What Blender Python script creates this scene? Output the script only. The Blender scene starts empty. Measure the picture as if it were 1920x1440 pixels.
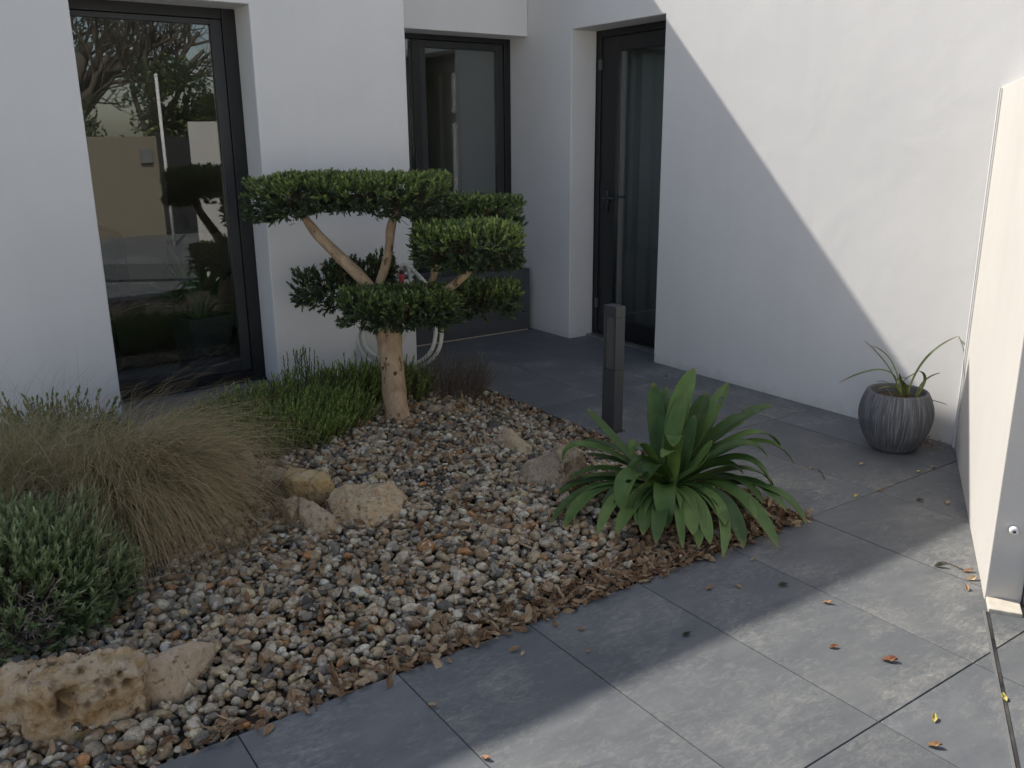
import bpy, bmesh, math, random
import numpy as np
from mathutils import Vector, Matrix, noise as mnoise

random.seed(7)
RNG = np.random.default_rng(11)
SC = bpy.context.scene
COL = SC.collection
R_ = math.radians

# ------------------------------------------------------------------ camera
CAMH = 1.45
CR = Vector((0.82098, -0.57089, -0.00862))
CU = Vector((0.15935, 0.21460, 0.96362))
CF = Vector((0.54827, 0.79248, -0.26715))
FPX = 1651.8
cam = bpy.data.cameras.new('camera')
cam.sensor_width = 36.0
cam.lens = FPX / 1920 * 36.0
cam.clip_start = 0.05
cam.clip_end = 500
camo = bpy.data.objects.new('camera', cam)
COL.objects.link(camo)
mw = Matrix((CR, CU, -CF)).transposed().to_4x4()
mw.translation = (0, 0, CAMH)
camo.matrix_world = mw
SC.camera = camo

# ------------------------------------------------------------------ sky, sun, exposure
SUN = Vector((-0.387, 1.0, 1.027)).normalized()
w = bpy.data.worlds.new('World')
SC.world = w
w.use_nodes = True
nt = w.node_tree
sky = nt.nodes.new('ShaderNodeTexSky')
sky.sky_type = 'NISHITA'
sky.sun_disc = False
sky.sun_elevation = math.asin(SUN.z)
sky.sun_rotation = math.atan2(SUN.x, SUN.y)
sky.altitude = 50
sky.dust_density = 1.6
sky.ozone_density = 0.8
wb = nt.nodes.new('ShaderNodeMix'); wb.data_type = 'RGBA'; wb.blend_type = 'MULTIPLY'
wb.inputs[0].default_value = 1.0; wb.inputs[7].default_value = (1.065, 1.0, 0.945, 1)      # the camera's white balance
nt.links.new(sky.outputs[0], wb.inputs[6]); nt.links.new(wb.outputs[2], nt.nodes['Background'].inputs[0])
nt.nodes['Background'].inputs[1].default_value = 0.105
sun = bpy.data.lights.new('sun', 'SUN')
sun.energy = 3.2
sun.angle = R_(0.55)
sun.color = (1.0, 0.945, 0.87)
suno = bpy.data.objects.new('sun', sun)
COL.objects.link(suno)
suno.rotation_euler = SUN.to_track_quat('Z', 'Y').to_euler()
SC.view_settings.view_transform = 'Standard'
SC.view_settings.look = 'None'
SC.view_settings.exposure = 0.70
SC.view_settings.gamma = 1
SC.render.engine = 'CYCLES'
SC.cycles.max_bounces = 8
SC.cycles.transparent_max_bounces = 12
SC.cycles.use_denoising = True


# ------------------------------------------------------------------ helpers
def pray(px, py):
    return CR * ((px - 960) / FPX) - CU * ((py - 720) / FPX) + CF


def at(px, py, z=0.0):                      # point of the photograph on a horizontal plane
    d = pray(px, py)
    t = (z - CAMH) / d.z
    return Vector((d.x * t, d.y * t, z))


def dep(px, py, dist):                      # point of the photograph at a distance along the view
    d = pray(px, py) * dist
    return Vector((d.x, d.y, d.z + CAMH))


def tag(o, label=None, cat=None, group=None, kind=None):
    if label: o['label'] = label
    if cat: o['category'] = cat
    if group: o['group'] = group
    if kind: o['kind'] = kind
    return o


def empty(name, loc, label, cat, group=None):
    o = bpy.data.objects.new(name, None)
    o.empty_display_size = 0.1
    COL.objects.link(o)
    o.location = loc
    o['world_base'] = list(loc)
    return tag(o, label, cat, group)


def link(name, me, mat, parent=None):
    o = bpy.data.objects.new(name, me)
    COL.objects.link(o)
    if mat is not None and len(me.materials) == 0:
        me.materials.append(mat)
    if parent is not None:
        o.parent = parent
        p = parent
        off = Vector((0, 0, 0))
        while p is not None:
            off += Vector(p.location)
            p = p.parent
        o.location = -off                    # meshes are written in world coordinates
    return o


def mesh_np(name, V, faces_flat, totals, mat, parent=None, smooth=True, attrs=None):
    """one mesh object from numpy arrays"""
    me = bpy.data.meshes.new(name)
    V = np.asarray(V, np.float32)
    faces_flat = np.asarray(faces_flat, np.int32)
    totals = np.asarray(totals, np.int32)
    me.vertices.add(len(V))
    me.vertices.foreach_set('co', V.ravel())
    me.loops.add(len(faces_flat))
    me.loops.foreach_set('vertex_index', faces_flat)
    me.polygons.add(len(totals))
    starts = np.zeros(len(totals), np.int32)
    starts[1:] = np.cumsum(totals)[:-1]
    me.polygons.foreach_set('loop_start', starts)
    me.polygons.foreach_set('loop_total', totals)
    me.polygons.foreach_set('use_smooth', np.full(len(totals), smooth, bool))
    me.update(calc_edges=True)
    if attrs:
        for k, a in attrs.items():
            at_ = me.attributes.new(k, 'FLOAT', 'POINT')
            at_.data.foreach_set('value', np.asarray(a, np.float32))
    return link(name, me, mat, parent)


class Soup:
    """collects template copies, later ONE mesh"""
    def __init__(self):
        self.V = []; self.F = []; self.T = []; self.A = {}; self.n = 0

    def add(self, tv, tf, M, T, **attrs):
        tv = np.asarray(tv, np.float32)
        N = len(T)
        if N == 0: return
        nv = len(tv)
        V = np.einsum('nij,vj->nvi', M, tv) + T[:, None, :]
        ff = np.concatenate([np.array(f) for f in tf])
        tt = np.array([len(f) for f in tf])
        F = (ff[None, :] + (np.arange(N) * nv)[:, None]).ravel() + self.n
        self.V.append(V.reshape(-1, 3)); self.F.append(F); self.T.append(np.tile(tt, N))
        for k, a in attrs.items():
            a = np.asarray(a, np.float32)
            if a.ndim == 1 and len(a) == N: a = np.repeat(a, nv)
            elif a.ndim == 2: a = a.ravel()
            self.A.setdefault(k, []).append(a)
        self.n += N * nv

    def raw(self, V, faces, **attrs):
        V = np.asarray(V, np.float32)
        self.V.append(V)
        self.F.append(np.concatenate([np.array(f) for f in faces]) + self.n)
        self.T.append(np.array([len(f) for f in faces]))
        for k, a in attrs.items():
            a = np.asarray(a, np.float32)
            if a.ndim == 0: a = np.full(len(V), float(a))
            self.A.setdefault(k, []).append(a)
        self.n += len(V)

    def build(self, name, mat, parent=None, smooth=True):
        return mesh_np(name, np.concatenate(self.V), np.concatenate(self.F), np.concatenate(self.T), mat, parent,
                       smooth, {k: np.concatenate(v) for k, v in self.A.items()})


def box_data(x0, x1, y0, y1, z0, z1):
    V = [(x, y, z) for x in (x0, x1) for y in (y0, y1) for z in (z0, z1)]
    F = [(0, 1, 3, 2), (4, 6, 7, 5), (0, 4, 5, 1), (2, 3, 7, 6), (0, 2, 6, 4), (1, 5, 7, 3)]
    return V, F


def boxes(name, lst, mat, parent=None, bevel=0.0, rot=None, org=None, segs=2):
    bm = bmesh.new()
    for b in lst:
        V, F = box_data(*b)
        vs = [bm.verts.new(v) for v in V]
        for f in F: bm.faces.new([vs[i] for i in f])
    bmesh.ops.recalc_face_normals(bm, faces=bm.faces)
    if rot is not None:
        bm.transform(Matrix.Translation(org) @ Matrix.Rotation(rot, 4, 'Z'))
    me = bpy.data.meshes.new(name)
    bm.to_mesh(me); bm.free()
    o = link(name, me, mat, parent)
    if bevel > 0:
        m = o.modifiers.new('bevel', 'BEVEL'); m.width = bevel; m.segments = segs; m.limit_method = 'ANGLE'
        me.polygons.foreach_set('use_smooth', np.ones(len(me.polygons), bool))
        m.harden_normals = True
    return o


def wall_grid(name, axis, p0, p1, us, vs, hole, mat, parent=None, bevel=0.006):
    """wall slab between p0..p1 on `axis` ('x' or 'y') with u = other axis, v = z; hole(uc, vc) tells the openings"""
    bm = bmesh.new()
    cache = {}

    def P(u, v, p):
        k = (round(u, 5), round(v, 5), p)
        if k not in cache:
            cache[k] = bm.verts.new((p, u, v) if axis == 'x' else (u, p, v))
        return cache[k]
    nu, nv = len(us) - 1, len(vs) - 1
    solid = lambda i, j: 0 <= i < nu and 0 <= j < nv and not hole((us[i] + us[i + 1]) / 2, (vs[j] + vs[j + 1]) / 2)
    for i in range(nu):
        for j in range(nv):
            if not solid(i, j): continue
            a, b, c, d = us[i], us[i + 1], vs[j], vs[j + 1]
            bm.faces.new([P(a, c, p0), P(b, c, p0), P(b, d, p0), P(a, d, p0)])
            bm.faces.new([P(a, c, p1), P(a, d, p1), P(b, d, p1), P(b, c, p1)])
            if not solid(i - 1, j): bm.faces.new([P(a, c, p0), P(a, d, p0), P(a, d, p1), P(a, c, p1)])
            if not solid(i + 1, j): bm.faces.new([P(b, c, p0), P(b, c, p1), P(b, d, p1), P(b, d, p0)])
            if not solid(i, j - 1): bm.faces.new([P(a, c, p0), P(a, c, p1), P(b, c, p1), P(b, c, p0)])
            if not solid(i, j + 1): bm.faces.new([P(a, d, p0), P(b, d, p0), P(b, d, p1), P(a, d, p1)])
    bmesh.ops.recalc_face_normals(bm, faces=bm.faces)
    bmesh.ops.dissolve_limit(bm, angle_limit=0.01, verts=bm.verts, edges=bm.edges)
    me = bpy.data.meshes.new(name)
    bm.to_mesh(me); bm.free()
    o = link(name, me, mat, parent)
    m = o.modifiers.new('bevel', 'BEVEL'); m.width = bevel; m.segments = 3; m.limit_method = 'ANGLE'
    return o


def spline(pts, n):
    """Catmull-Rom through pts (list of tuples of any length)"""
    P = np.array(pts, float)
    P = np.vstack([2 * P[0] - P[1], P, 2 * P[-1] - P[-2]])
    out = []
    segs = len(P) - 3
    for k in range(n):
        s = k / (n - 1) * segs
        i = min(int(s), segs - 1); t = s - i
        a, b, c, d = P[i], P[i + 1], P[i + 2], P[i + 3]
        out.append(0.5 * (2 * b + (c - a) * t + (2 * a - 5 * b + 4 * c - d) * t * t + (3 * b - a - 3 * c + d) * t ** 3))
    return np.array(out)


def tube_data(pts, radii, sides=8, wob=0.0, seed=0, cap=True):
    pts = np.asarray(pts, float)
    n = len(pts)
    V = []; F = []
    tang = np.gradient(pts, axis=0)
    tang /= np.linalg.norm(tang, axis=1)[:, None] + 1e-9
    up = np.array([0, 0, 1.0]) if abs(tang[0][2]) < 0.9 else np.array([1.0, 0, 0])
    nrm = np.cross(tang[0], up); nrm /= np.linalg.norm(nrm)
    for i in range(n):
        nrm = nrm - tang[i] * (nrm @ tang[i]); nrm /= np.linalg.norm(nrm)
        bi = np.cross(tang[i], nrm)
        for k in range(sides):
            a = 2 * math.pi * k / sides
            d = nrm * math.cos(a) + bi * math.sin(a)
            r = radii[i]
            if wob:
                p = pts[i] + d * r
                r *= 1 + wob * mnoise.noise(Vector((p[0] * 14 + seed, p[1] * 14, p[2] * 9)))
            V.append(pts[i] + d * r)
    for i in range(n - 1):
        for k in range(sides):
            k2 = (k + 1) % sides
            F.append((i * sides + k, i * sides + k2, (i + 1) * sides + k2, (i + 1) * sides + k))
    if cap:
        F.append(tuple(range(sides - 1, -1, -1)))
        F.append(tuple((n - 1) * sides + k for k in range(sides)))
    return V, F


def tube(name, pts, radii, mat, parent=None, sides=10, wob=0.0, seed=0):
    s = Soup(); V, F = tube_data(pts, radii, sides, wob, seed); s.raw(V, F)
    return s.build(name, mat, parent)


def lathe(name, prof, mat, parent=None, n=48, org=(0, 0, 0), ripple=None):
    V = []; F = []
    for r, z in prof:
        for k in range(n):
            a = 2 * math.pi * k / n
            rr = r if ripple is None else ripple(r, z, a)
            V.append((org[0] + rr * math.cos(a), org[1] + rr * math.sin(a), org[2] + z))
    for i in range(len(prof) - 1):
        for k in range(n):
            k2 = (k + 1) % n
            F.append((i * n + k, i * n + k2, (i + 1) * n + k2, (i + 1) * n + k))
    s = Soup(); s.raw(V, F)
    return s.build(name, mat, parent)


# ------------------------------------------------------------------ materials
def new_mat(name):
    m = bpy.data.materials.new(name); m.use_nodes = True
    return m, m.node_tree, m.node_tree.nodes['Principled BSDF']


def N(nt, kind, **kw):
    n = nt.nodes.new(kind)
    for k, v in kw.items():
        if k in n.inputs.keys(): n.inputs[k].default_value = v
        else: setattr(n, k, v)
    return n


def ramp(nt, stops, interp='LINEAR'):
    r = nt.nodes.new('ShaderNodeValToRGB')
    r.color_ramp.interpolation = interp
    e = r.color_ramp.elements
    while len(e) > 1: e.remove(e[-1])
    e[0].position, c = stops[0][0], stops[0][1]
    e[0].color = (*c, 1)
    for p, c in stops[1:]:
        x = e.new(p); x.color = (*c, 1)
    return r


def mixc(nt, a, b, fac, mode='MIX'):
    m = nt.nodes.new('ShaderNodeMix'); m.data_type = 'RGBA'; m.blend_type = mode
    for sock, v in ((m.inputs[6], a), (m.inputs[7], b), (m.inputs[0], fac)):
        if hasattr(v, 'is_output'): nt.links.new(v, sock)
        elif isinstance(v, (int, float)): sock.default_value = v
        else: sock.default_value = (*v, 1)
    return m.outputs[2]


def objcoord(nt, scale=(1, 1, 1), loc=(0, 0, 0)):
    g = nt.nodes.new('ShaderNodeNewGeometry')
    mp = nt.nodes.new('ShaderNodeMapping')
    mp.inputs['Scale'].default_value = scale
    mp.inputs['Location'].default_value = loc
    nt.links.new(g.outputs['Position'], mp.inputs[0])
    return mp.outputs[0]


def noise_n(nt, vec, scale, detail=4, rough=0.55, dist=0.0):
    n = N(nt, 'ShaderNodeTexNoise', Scale=scale, Detail=detail, Roughness=rough, Distortion=dist)
    nt.links.new(vec, n.inputs['Vector'])
    return n.outputs[0]


def bump(nt, b, height, strength, dist, prev=None):
    n = N(nt, 'ShaderNodeBump', Strength=strength, Distance=dist)
    nt.links.new(height, n.inputs['Height'])
    if prev is not None: nt.links.new(prev, n.inputs['Normal'])
    nt.links.new(n.outputs[0], b.inputs['Normal'])
    return n.outputs[0]


def simple(name, col, rough=0.5, var=0.08, scale=20, bumpv=0.0, metal=0.0, spec=0.5):
    m, nt, b = new_mat(name)
    v = objcoord(nt)
    n = noise_n(nt, v, scale, 5)
    r = ramp(nt, [(0.3, tuple(c * (1 - var) for c in col)), (0.7, tuple(min(1, c * (1 + var)) for c in col))])
    nt.links.new(n, r.inputs[0]); nt.links.new(r.outputs[0], b.inputs['Base Color'])
    b.inputs['Roughness'].default_value = rough; b.inputs['Metallic'].default_value = metal
    b.inputs['Specular IOR Level'].default_value = spec
    if bumpv: bump(nt, b, n, bumpv, 0.01)
    return m


def plaster(name='white_plaster', k=(1, 1, 1)):
    m, nt, b = new_mat(name)
    v = objcoord(nt)
    big = noise_n(nt, v, 1.3, 4, 0.6)
    r = ramp(nt, [(0.3, (0.745 * k[0], 0.735 * k[1], 0.715 * k[2])), (0.72, (0.80 * k[0], 0.79 * k[1], 0.765 * k[2]))])
    nt.links.new(big, r.inputs[0])
    vs_ = objcoord(nt, (7, 7, 0.35)); stn = noise_n(nt, vs_, 1.0, 4, 0.6)
    rst = ramp(nt, [(0.35, (0.985, 0.984, 0.982)), (0.6, (1, 1, 1))]); nt.links.new(stn, rst.inputs[0])
    basec = mixc(nt, r.outputs[0], rst.outputs[0], 1.0, 'MULTIPLY')
    # small specks and dead insects on the render coat
    vo = N(nt, 'ShaderNodeTexVoronoi', Scale=5.5); nt.links.new(v, vo.inputs['Vector'])
    sp = ramp(nt, [(0.0, (1, 1, 1)), (0.018, (1, 1, 1)), (0.024, (0, 0, 0))]); nt.links.new(vo.outputs['Distance'], sp.inputs[0])
    n2 = noise_n(nt, v, 9, 2)
    r2 = ramp(nt, [(0.55, (0, 0, 0)), (0.6, (1, 1, 1))]); nt.links.new(n2, r2.inputs[0])
    f = mixc(nt, sp.outputs[0], r2.outputs[0], 1.0, 'MULTIPLY')
    c = mixc(nt, basec, (0.28, 0.26, 0.24), f)
    # splash dirt: a thin uneven band low on the walls
    sep = nt.nodes.new('ShaderNodeSeparateXYZ'); nt.links.new(v, sep.inputs[0])
    n3 = noise_n(nt, v, 14, 6, 0.7)
    ad = N(nt, 'ShaderNodeMath', operation='MULTIPLY_ADD'); nt.links.new(n3, ad.inputs[0]); ad.inputs[1].default_value = 0.16
    nt.links.new(sep.outputs[2], ad.inputs[2])
    dr = ramp(nt, [(0.06, (0.5, 0.5, 0.5)), (0.14, (0, 0, 0))]); nt.links.new(ad.outputs[0], dr.inputs[0])
    c = mixc(nt, c, (0.52, 0.49, 0.44), dr.outputs[0])
    nt.links.new(c, b.inputs['Base Color'])
    b.inputs['Roughness'].default_value = 0.85
    b.inputs['Specular IOR Level'].default_value = 0.25
    grain = noise_n(nt, v, 260, 3, 0.6)
    p = bump(nt, b, grain, 0.12, 0.004)
    trowel = noise_n(nt, v, 3.2, 3, 0.5, 0.6)
    bump(nt, b, trowel, 0.085, 0.05, p)
    return m


def slate():
    m, nt, b = new_mat('slate_tile')
    v = objcoord(nt)
    at_ = N(nt, 'ShaderNodeAttribute', attribute_name='rnd')
    # shift the pattern for every tile
    off = N(nt, 'ShaderNodeVectorMath', operation='SCALE'); off.inputs[0].default_value = (13.1, 7.7, 3.1)
    nt.links.new(at_.outputs['Fac'], off.inputs['Scale'])
    add = N(nt, 'ShaderNodeVectorMath', operation='ADD'); nt.links.new(v, add.inputs[0]); nt.links.new(off.outputs[0], add.inputs[1])
    st = N(nt, 'ShaderNodeMapping'); st.inputs['Scale'].default_value = (1.0, 2.2, 1); st.inputs['Rotation'].default_value = (0, 0, 0.5)
    nt.links.new(add.outputs[0], st.inputs[0])
    n1 = noise_n(nt, st.outputs[0], 3.0, 9, 0.66, 0.5)
    base = ramp(nt, [(0.3, (0.112, 0.119, 0.125)), (0.5, (0.138, 0.145, 0.149)), (0.70, (0.175, 0.180, 0.178))])
    nt.links.new(n1, base.inputs[0])
    # pale flecked patches
    n2 = noise_n(nt, st.outputs[0], 27, 9, 0.76, 0.9)
    n3 = noise_n(nt, add.outputs[0], 2.6, 5, 0.6)
    mu = N(nt, 'ShaderNodeMath', operation='MULTIPLY'); nt.links.new(n2, mu.inputs[0]); nt.links.new(n3, mu.inputs[1])
    fl = ramp(nt, [(0.24, (0, 0, 0)), (0.33, (0.30, 0.30, 0.30)), (0.42, (0.85, 0.85, 0.85))]); nt.links.new(mu.outputs[0], fl.inputs[0])
    c = mixc(nt, base.outputs[0], (0.33, 0.325, 0.29), fl.outputs[0])
    # per tile tone
    tone = N(nt, 'ShaderNodeMapRange'); nt.links.new(at_.outputs['Fac'], tone.inputs[0])
    tone.inputs[3].default_value = 0.9; tone.inputs[4].default_value = 1.1
    sc = N(nt, 'ShaderNodeVectorMath', operation='SCALE'); nt.links.new(c, sc.inputs[0]); nt.links.new(tone.outputs[0], sc.inputs['Scale'])
    nt.links.new(sc.outputs[0], b.inputs['Base Color'])
    rr = ramp(nt, [(0.3, (0.42, 0.42, 0.42)), (0.7, (0.62, 0.62, 0.62))]); nt.links.new(n1, rr.inputs[0])
    nt.links.new(rr.outputs[0], b.inputs['Roughness'])
    b.inputs['Specular IOR Level'].default_value = 0.12
    p = bump(nt, b, n2, 0.10, 0.004)
    bump(nt, b, n1, 0.12, 0.012, p)
    return m


def glass(name, refl, tint):
    m, nt, b = new_mat(name)
    nt.nodes.remove(b)
    out = nt.nodes['Material Output']
    gl = N(nt, 'ShaderNodeBsdfGlossy', Roughness=0.0); gl.inputs[0].default_value = (0.95, 0.97, 1.0, 1)
    tr = nt.nodes.new('ShaderNodeBsdfTransparent'); tr.inputs[0].default_value = (*tint, 1)
    fr = nt.nodes.new('ShaderNodeLayerWeight'); fr.inputs[0].default_value = 0.5      # facing term, same from both sides of the pane
    pw = N(nt, 'ShaderNodeMath', operation='POWER'); pw.inputs[1].default_value = 5.0
    nt.links.new(fr.outputs['Facing'], pw.inputs[0])
    ad = N(nt, 'ShaderNodeMath', operation='MULTIPLY_ADD'); ad.inputs[1].default_value = 0.95; ad.inputs[2].default_value = refl + 0.04
    ad.use_clamp = True
    nt.links.new(pw.outputs[0], ad.inputs[0])
    mx = nt.nodes.new('ShaderNodeMixShader')
    nt.links.new(ad.outputs[0], mx.inputs[0]); nt.links.new(tr.outputs[0], mx.inputs[1]); nt.links.new(gl.outputs[0], mx.inputs[2])
    nt.links.new(mx.outputs[0], out.inputs[0])
    return m


def leafmat(name, stops, rough=0.45, trans=0.25, tip=None, spec=0.4):
    """colour from per-leaf 'rnd'; 't' along the blade may tint the tip"""
    m, nt, b = new_mat(name)
    a = N(nt, 'ShaderNodeAttribute', attribute_name='rnd')
    r = ramp(nt, stops); nt.links.new(a.outputs['Fac'], r.inputs[0])
    c = r.outputs[0]
    v = objcoord(nt)
    n = noise_n(nt, v, 60, 3)
    vr = ramp(nt, [(0.3, (0.8, 0.8, 0.8)), (0.7, (1.15, 1.15, 1.15))]); nt.links.new(n, vr.inputs[0])
    c = mixc(nt, c, vr.outputs[0], 1.0, 'MULTIPLY')
    if tip is not None:
        t = N(nt, 'ShaderNodeAttribute', attribute_name='t')
        tr = ramp(nt, [(tip[0], (0, 0, 0)), (tip[1], (1, 1, 1))]); nt.links.new(t.outputs['Fac'], tr.inputs[0])
        c = mixc(nt, c, tip[2], tr.outputs[0])
    nt.links.new(c, b.inputs['Base Color'])
    b.inputs['Roughness'].default_value = rough
    b.inputs['Specular IOR Level'].default_value = spec
    if trans:
        out = nt.nodes['Material Output']
        tl = nt.nodes.new('ShaderNodeBsdfTranslucent'); nt.links.new(c, tl.inputs[0])
        mx = nt.nodes.new('ShaderNodeMixShader'); mx.inputs[0].default_value = trans
        nt.links.new(b.outputs[0], mx.inputs[1]); nt.links.new(tl.outputs[0], mx.inputs[2])
        nt.links.new(mx.outputs[0], out.inputs[0])
    return m


def pebblemat():
    m, nt, b = new_mat('river_pebble')
    a = N(nt, 'ShaderNodeAttribute', attribute_name='rnd')
    r = ramp(nt, [(0.0, (0.062, 0.052, 0.039)), (0.08, (0.124, 0.112, 0.088)), (0.18, (0.222, 0.194, 0.147)), (0.30, (0.372, 0.301, 0.195)),
                  (0.42, (0.266, 0.179, 0.096)), (0.55, (0.416, 0.328, 0.201)), (0.66, (0.204, 0.132, 0.069)), (0.715, (0.408, 0.201, 0.076)),
                  (0.745, (0.488, 0.414, 0.288)), (0.86, (0.337, 0.284, 0.207)), (0.94, (0.586, 0.558, 0.422)), (1.0, (0.443, 0.336, 0.165))])
    nt.links.new(a.outputs['Fac'], r.inputs[0])
    v = objcoord(nt)
    n1 = noise_n(nt, v, 70, 7, 0.7, 0.5)
    r1 = ramp(nt, [(0.34, (0.48, 0.47, 0.46)), (0.5, (1, 1, 1)), (0.66, (1.45, 1.42, 1.38))]); nt.links.new(n1, r1.inputs[0])
    c = mixc(nt, r.outputs[0], r1.outputs[0], 1.0, 'MULTIPLY')
    # chalky rind patches on the flints
    n2 = noise_n(nt, v, 30, 3, 0.5, 0.8)
    r2 = ramp(nt, [(0.60, (0, 0, 0)), (0.64, (0.75, 0.75, 0.75))]); nt.links.new(n2, r2.inputs[0])
    c = mixc(nt, c, (0.60, 0.53, 0.43), r2.outputs[0])
    n4 = noise_n(nt, v, 33, 3, 0.5, 0.8)
    r4 = ramp(nt, [(0.30, (0.8, 0.8, 0.8)), (0.36, (0, 0, 0))]); nt.links.new(n4, r4.inputs[0])
    c = mixc(nt, c, (0.09, 0.085, 0.085), r4.outputs[0])
    nt.links.new(c, b.inputs['Base Color'])
    b.inputs['Roughness'].default_value = 0.44
    b.inputs['Specular IOR Level'].default_value = 0.4
    n3 = noise_n(nt, v, 180, 4, 0.6)
    bump(nt, b, n3, 0.25, 0.003)
    return m


def rockmat(name, stops, spot, pit=0.3, scale=9):
    m, nt, b = new_mat(name)
    v = objcoord(nt)
    n1 = noise_n(nt, v, scale * 1.5, 10, 0.74, 0.6)
    r = ramp(nt, stops); nt.links.new(n1, r.inputs[0])
    n2 = noise_n(nt, v, scale * 6, 6, 0.7, 0.3)
    r2 = ramp(nt, [(0.56, (0, 0, 0)), (0.68, (0.8, 0.8, 0.8))]); nt.links.new(n2, r2.inputs[0])
    c = mixc(nt, r.outputs[0], spot, r2.outputs[0])
    n4 = noise_n(nt, v, scale * 4, 5, 0.6)
    r4 = ramp(nt, [(0.33, (0.22, 0.18, 0.14)), (0.43, (1, 1, 1))]); nt.links.new(n4, r4.inputs[0])
    c = mixc(nt, c, r4.outputs[0], 0.7, 'MULTIPLY')
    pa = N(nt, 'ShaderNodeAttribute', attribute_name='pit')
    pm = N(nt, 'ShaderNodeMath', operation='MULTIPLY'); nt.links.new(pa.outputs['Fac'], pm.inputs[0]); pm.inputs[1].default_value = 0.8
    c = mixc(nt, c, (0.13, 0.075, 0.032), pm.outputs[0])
    nt.links.new(c, b.inputs['Base Color'])
    b.inputs['Roughness'].default_value = 0.85
    b.inputs['Specular IOR Level'].default_value = 0.25
    p = bump(nt, b, n2, pit, 0.008)
    bump(nt, b, noise_n(nt, v, scale * 3.0, 9, 0.75), 0.9, 0.02, p)
    return m


def barkmat():
    m, nt, b = new_mat('tan_bark')
    v = objcoord(nt, (1, 1, 0.45))
    n1 = noise_n(nt, v, 16, 8, 0.7, 0.4)
    r = ramp(nt, [(0.3, (0.27, 0.185, 0.11)), (0.5, (0.44, 0.315, 0.195)), (0.7, (0.56, 0.42, 0.28))]); nt.links.new(n1, r.inputs[0])
    v2 = objcoord(nt, (1, 1, 0.8))
    vo = noise_n(nt, v2, 21, 3, 0.5, 0.3)
    r2 = ramp(nt, [(0.63, (0, 0, 0)), (0.68, (0.75, 0.75, 0.75))]); nt.links.new(vo, r2.inputs[0])
    c = mixc(nt, r.outputs[0], (0.075, 0.042, 0.02), r2.outputs[0])
    nt.links.new(c, b.inputs['Base Color'])
    b.inputs['Roughness'].default_value = 0.8
    b.inputs['Specular IOR Level'].default_value = 0.25
    bump(nt, b, noise_n(nt, v, 46, 8, 0.75), 0.9, 0.010)
    return m


def potmat():
    m, nt, b = new_mat('ribbed_grey_stone')
    t = N(nt, 'ShaderNodeAttribute', attribute_name='rib')
    v = objcoord(nt)
    n = noise_n(nt, v, 50, 5, 0.6)
    ad = N(nt, 'ShaderNodeMath', operation='MULTIPLY_ADD'); nt.links.new(n, ad.inputs[0]); ad.inputs[1].default_value = 0.5
    nt.links.new(t.outputs['Fac'], ad.inputs[2])
    r = ramp(nt, [(0.35, (0.085, 0.09, 0.098)), (0.8, (0.12, 0.125, 0.133)), (1.15, (0.20, 0.20, 0.205))]); nt.links.new(ad.outputs[0], r.inputs[0])
    nt.links.new(r.outputs[0], b.inputs['Base Color'])
    b.inputs['Roughness'].default_value = 0.75
    bump(nt, b, noise_n(nt, v, 120, 4, 0.6), 0.25, 0.003)
    return m


M = dict(
    plaster=plaster(), cream=plaster('sun_dimmed_plaster', (0.80, 0.78, 0.75)), slate=slate(), pebble=pebblemat(), bark=barkmat(), pot=potmat(),  # cream is the white plaster with sun glare toned down in its colour
    joint=simple('dark_joint_bed', (0.045, 0.042, 0.038), 0.95, 0.9, 9),
    soil=simple('dark_soil', (0.045, 0.030, 0.020), 0.95, 0.35, 40, 0.5),
    frame=simple('black_aluminium', (0.013, 0.0135, 0.0145), 0.38, 0.06, 60),
    frame_grey=simple('dark_grey_aluminium', (0.03, 0.032, 0.034), 0.4, 0.06, 60),
    alu=simple('brushed_aluminium', (0.42, 0.42, 0.41), 0.4, 0.08, 80, 0, 0.8),
    whitemetal=simple('white_lacquered_metal', (0.82, 0.81, 0.78), 0.4, 0.02, 30),
    bollard=simple('anthracite_powder_coat', (0.055, 0.056, 0.060), 0.45, 0.08, 120, 0.05),
    lens=simple('opal_acrylic', (0.095, 0.094, 0.088), 0.35, 0.06, 12),
    trough=simple('anthracite_fibre_cement', (0.068, 0.073, 0.080), 0.6, 0.10, 7, 0.08),
    hose=simple('cream_rubber_hose', (0.60, 0.58, 0.50), 0.45, 0.10, 30),
    dark=simple('dark_grey_plastic', (0.035, 0.035, 0.037), 0.5),
    red=simple('red_plastic', (0.55, 0.05, 0.06), 0.4),
    glass=glass('door_glass', 0.065, (0.93, 0.95, 0.93)),
    glass_dark=glass('window_glass', 0.08, (0.85, 0.88, 0.87)),
    inside=simple('interior_paint', (0.62, 0.58, 0.50), 0.8, 0.04, 3),
    infloor=simple('interior_tile', (0.16, 0.145, 0.12), 0.35, 0.15, 5),
    mortar=simple('cream_mortar', (0.62, 0.57, 0.47), 0.9, 0.12, 25, 0.4),
    gate=simple('grey_lacquered_gate', (0.11, 0.115, 0.12), 0.45, 0.06, 30),
    beige=simple('beige_render', (0.23, 0.20, 0.145), 0.9, 0.06, 6, 0.1),
    fabric=simple('dark_blue_fabric', (0.02, 0.022, 0.032), 0.9, 0.2, 90),
    pale=simple('pale_bounce_gravel', (0.60, 0.555, 0.47), 0.95, 0.12, 60, 0.4),
    greybark=simple('grey_brown_bark', (0.105, 0.088, 0.068), 0.9, 0.25, 30, 0.4),
    pane_backing=simple('grey_backing_sheet', (0.30, 0.305, 0.305), 0.9, 0.06, 3),
    asphalt=simple('pale_gravel_ground', (0.24, 0.22, 0.185), 0.9, 0.2, 40, 0.3),
)
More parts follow.
